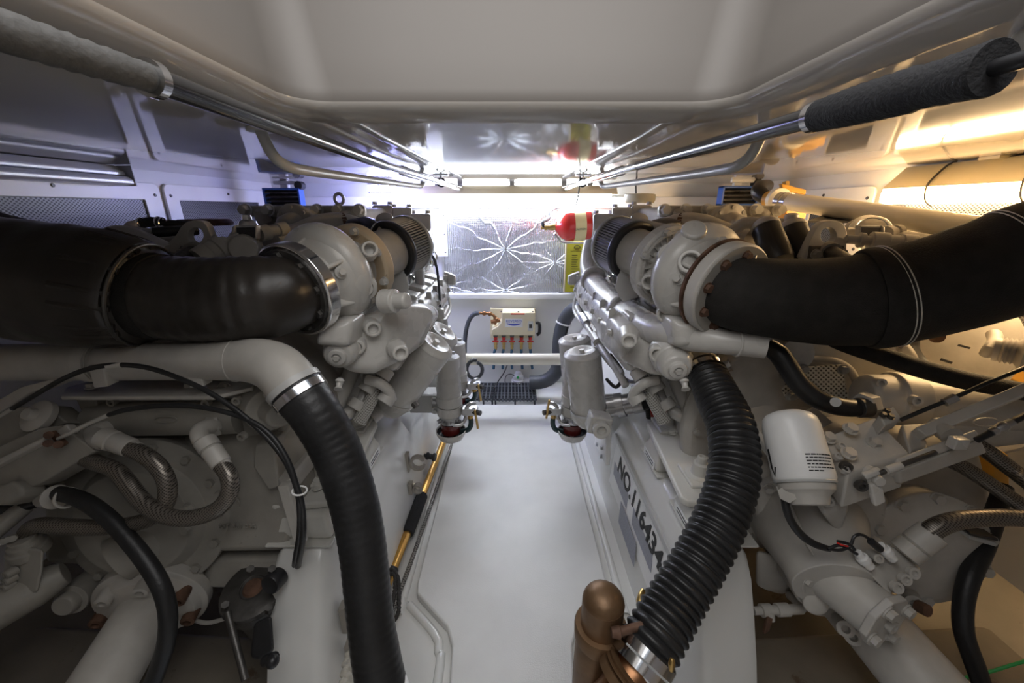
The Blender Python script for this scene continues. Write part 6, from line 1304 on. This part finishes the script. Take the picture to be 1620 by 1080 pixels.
for x, y in ((1362, 880), (1398, 868)): sb.part('sensor', B().lathe(q(x, y, .86), q(x + 16, y + 18, .86) - q(x, y, .86), [(-.012, .009), (0, .009), (.001, .013), (.014, .013), (.015, .010), (.03, .010)], 12), M['white'], .001)
sb.part('side_tap', B().lathe(q(1388, 882, .86), (-.3, -1, .5), [(-.02, .012), (.006, .010), (.007, .006), (.002, .005)], 12), M['paint2'])
th = T('sensor_cable', 'black sheathed sensor wires draping from the white filter to the solenoid block', 'cable', q(1280, 840, .86))
th.part('sheath', B().tube(qp([(1240, 776, .87, 5.5), (1243, 800, .86, 5.8), (1252, 825, .86, 6), (1270, 848, .86, 6), (1292, 862, .86, 5.5), (1312, 868, .86, 4.5)]), None, 12), M['rub'])
for pts in (((1310, 868), (1330, 870), (1346, 862), (1350, 850), (1360, 845), (1372, 850), (1385, 862), (1392, 866)), ((1310, 868), (1326, 862), (1340, 866), (1348, 872), (1356, 876)), ((1325, 856), (1336, 858), (1346, 862), (1352, 870))):
    th.part('wire', B().tube([q(x, y, .85) for x, y in pts], .0032, 8, .006), M['black'])
th.part('connector', B().cyl(q(1378, 856, .845), q(1392, 868, .85), .008, seg=10), M['black']); th.part('red_wire', B().tube([q(1324, 858, .85), q(1332, 862, .845), q(1342, 864, .85)], .002, 6), M['red'])
# right shaft
th = T('propeller_shaft', 'thick painted propeller shaft leaving the lower right corner', 'shaft', q(1430, 1020, .9), 'propeller shafts')
a_, b_ = q(1345, 945, 1.02), q(1520, 1150, .80); d = (b_ - a_).normalized()
th.part('shaft', B().lathe(a_, d, [(0, .08), (.05, .08), (.055, .074), (.6, .074)], 48), M['paint2'])
th.part('coupling', B().lathe(a_, d, [(-.05, .09), (-.04, .105), (-.01, .105), (0, .09)], 40), M['paint2'], .002)
for x, y in ((1338, 995), (1350, 1008), (1447, 955)): th.part('coupling_sleeve', B().lathe(q(x, y, .93), q(x, y, .93) - q(x - 14, y - 22, 1.0), [(-.05, .019), (0, .018), (.002, .009), (-.01, .008)], 18), M['paint2'])
th.part('rusty_stud', B().cyl(q(1452, 958, .92), q(1468, 966, .9), .014, seg=10), M['rust'])
R = frame(d)
b = B()
for i in range(5):
    c = a_ + d * (.20 + .035 * i) + R @ V((cos(.25) * .0745, sin(.25) * .0745, 0)) 
    b.sphere(c, .011, (1, 1, .5), 8)
th.part('black_smudges', b, M['ink'])
# small pipe and valve at the right stringer
th = T('drain_pipe', 'small painted drain pipe with hanging lever valve beside the right stringer', 'pipe', q(1228, 964, 1.02))
th.part('pipe', B().lathe(q(1192, 966, 1.02), q(1268, 963, 1.02) - q(1192, 966, 1.02), [(0, .010), (.02, .010), (.02, .016), (.045, .016), (.045, .011), (.06, .011), (.06, .016), (.09, .016), (.09, .012), (.125, .012)], 14), M['paint2'])
th.part('drop_pipe', B().cyl(q(1219, 968, 1.01), q(1219, 980, 1.01), .010, seg=12), M['paint2']); th.part('lever', B().slab([q(x, y, 1.0) for x, y in ((1215, 978), (1224, 978), (1218, 998), (1209, 1004))], (0, .01, 0)), M['rust'], .002)
th.part('tail', B().tube([q(1268, 963, 1.02), q(1258, 948, 1.06), q(1250, 942, 1.1)], .012, 10), M['paint2'])
# black drain hose far right
th = T('black_hose', 'long black hose hanging down at the far right with a clip', 'hose', q(1530, 960, .92))
th.part('hose', B().tube(qp([(1588, 770, 1.0, 11), (1572, 820, .97, 12.5), (1556, 865, .95, 13), (1535, 910, .93, 13), (1524, 955, .92, 12.5), (1525, 1000, .91, 12.5), (1540, 1045, .9, 12.5), (1560, 1100, .89, 12.5)]), None, 20), M['rub'])
th.part('hose_clip', B().slab([q(x, y, .92) for x, y in ((1534, 846), (1578, 858), (1578, 866), (1534, 854))], (0, .03, 0)), M['grey'], .003); th.part('clip_band', B().slab([q(x, y, .915) for x, y in ((1534, 842), (1580, 852), (1580, 857), (1534, 846))], (0, .035, 0)), M['black'], .002)
one('green_wire', B().tube([q(1525, 1072, 1.05), q(1560, 1064, 1.04), q(1620, 1046, 1.02), q(1700, 1025, 1.0)], .004, 8), M['green'], 'dark green wire along the hull at the bottom right corner', 'wire')
th = T('control_cable', 'black control cable sliding along the upper right gearbox rail', 'cable', q(1520, 640, .88), 'control cables')
th.part('rail', B().slab([q(x, y, z) for x, y, z in ((1448, 676, .90), (1468, 690, .88), (1650, 612, .80), (1640, 596, .82))], (0, .01, -.02)), M['paint2'], .003, label='painted slide rail')
th.part('cable', B().tube([q(1425, 664, .89), q(1470, 645, .875), q(1500, 633, .865), q(1560, 606, .845), q(1660, 566, .84), q(1950, 460, .85)], .0045, 10, sm=False), M['rub'])
th.part('cable_end', B().cyl(q(1494, 637, .865), q(1512, 628, .86), .009, seg=12), M['steel'])
th = T('control_cable', 'black control cable with steel ferrule meeting the slide bar at right', 'cable', q(1580, 680, .83), 'control cables')
th.part('cable', B().tube([q(1545, 696, .83), q(1580, 678, .825), q(1620, 658, .82), q(1700, 620, .82), q(1920, 540, .86)], .0065, 10), M['rub'])
th.part('ferrule', B().lathe(q(1568, 684, .825), q(1600, 668, .82) - q(1568, 684, .825), [(0, .008), (.01, .009), (.012, .0075), (.02, .010), (.03, .010), (.032, .008), (.045, .008)], 12), M['steel'])
one('hull_fitting', B().slab([q(x, y, 1.2) for x, y in ((1600, 580), (1680, 570), (1680, 650), (1596, 600))], (0, .1, 0)), M['amber'], 'amber painted hull fitting glimpsed at the right edge below the motor', 'hull fitting', .01)
one('hull_post', B().slab([q(x, y, 1.1) for x, y in ((1572, 710), (1600, 720), (1600, 790), (1580, 790))], (0, .1, 0)), M['amber'], 'amber painted post behind the right braided hoses', 'post', .01)
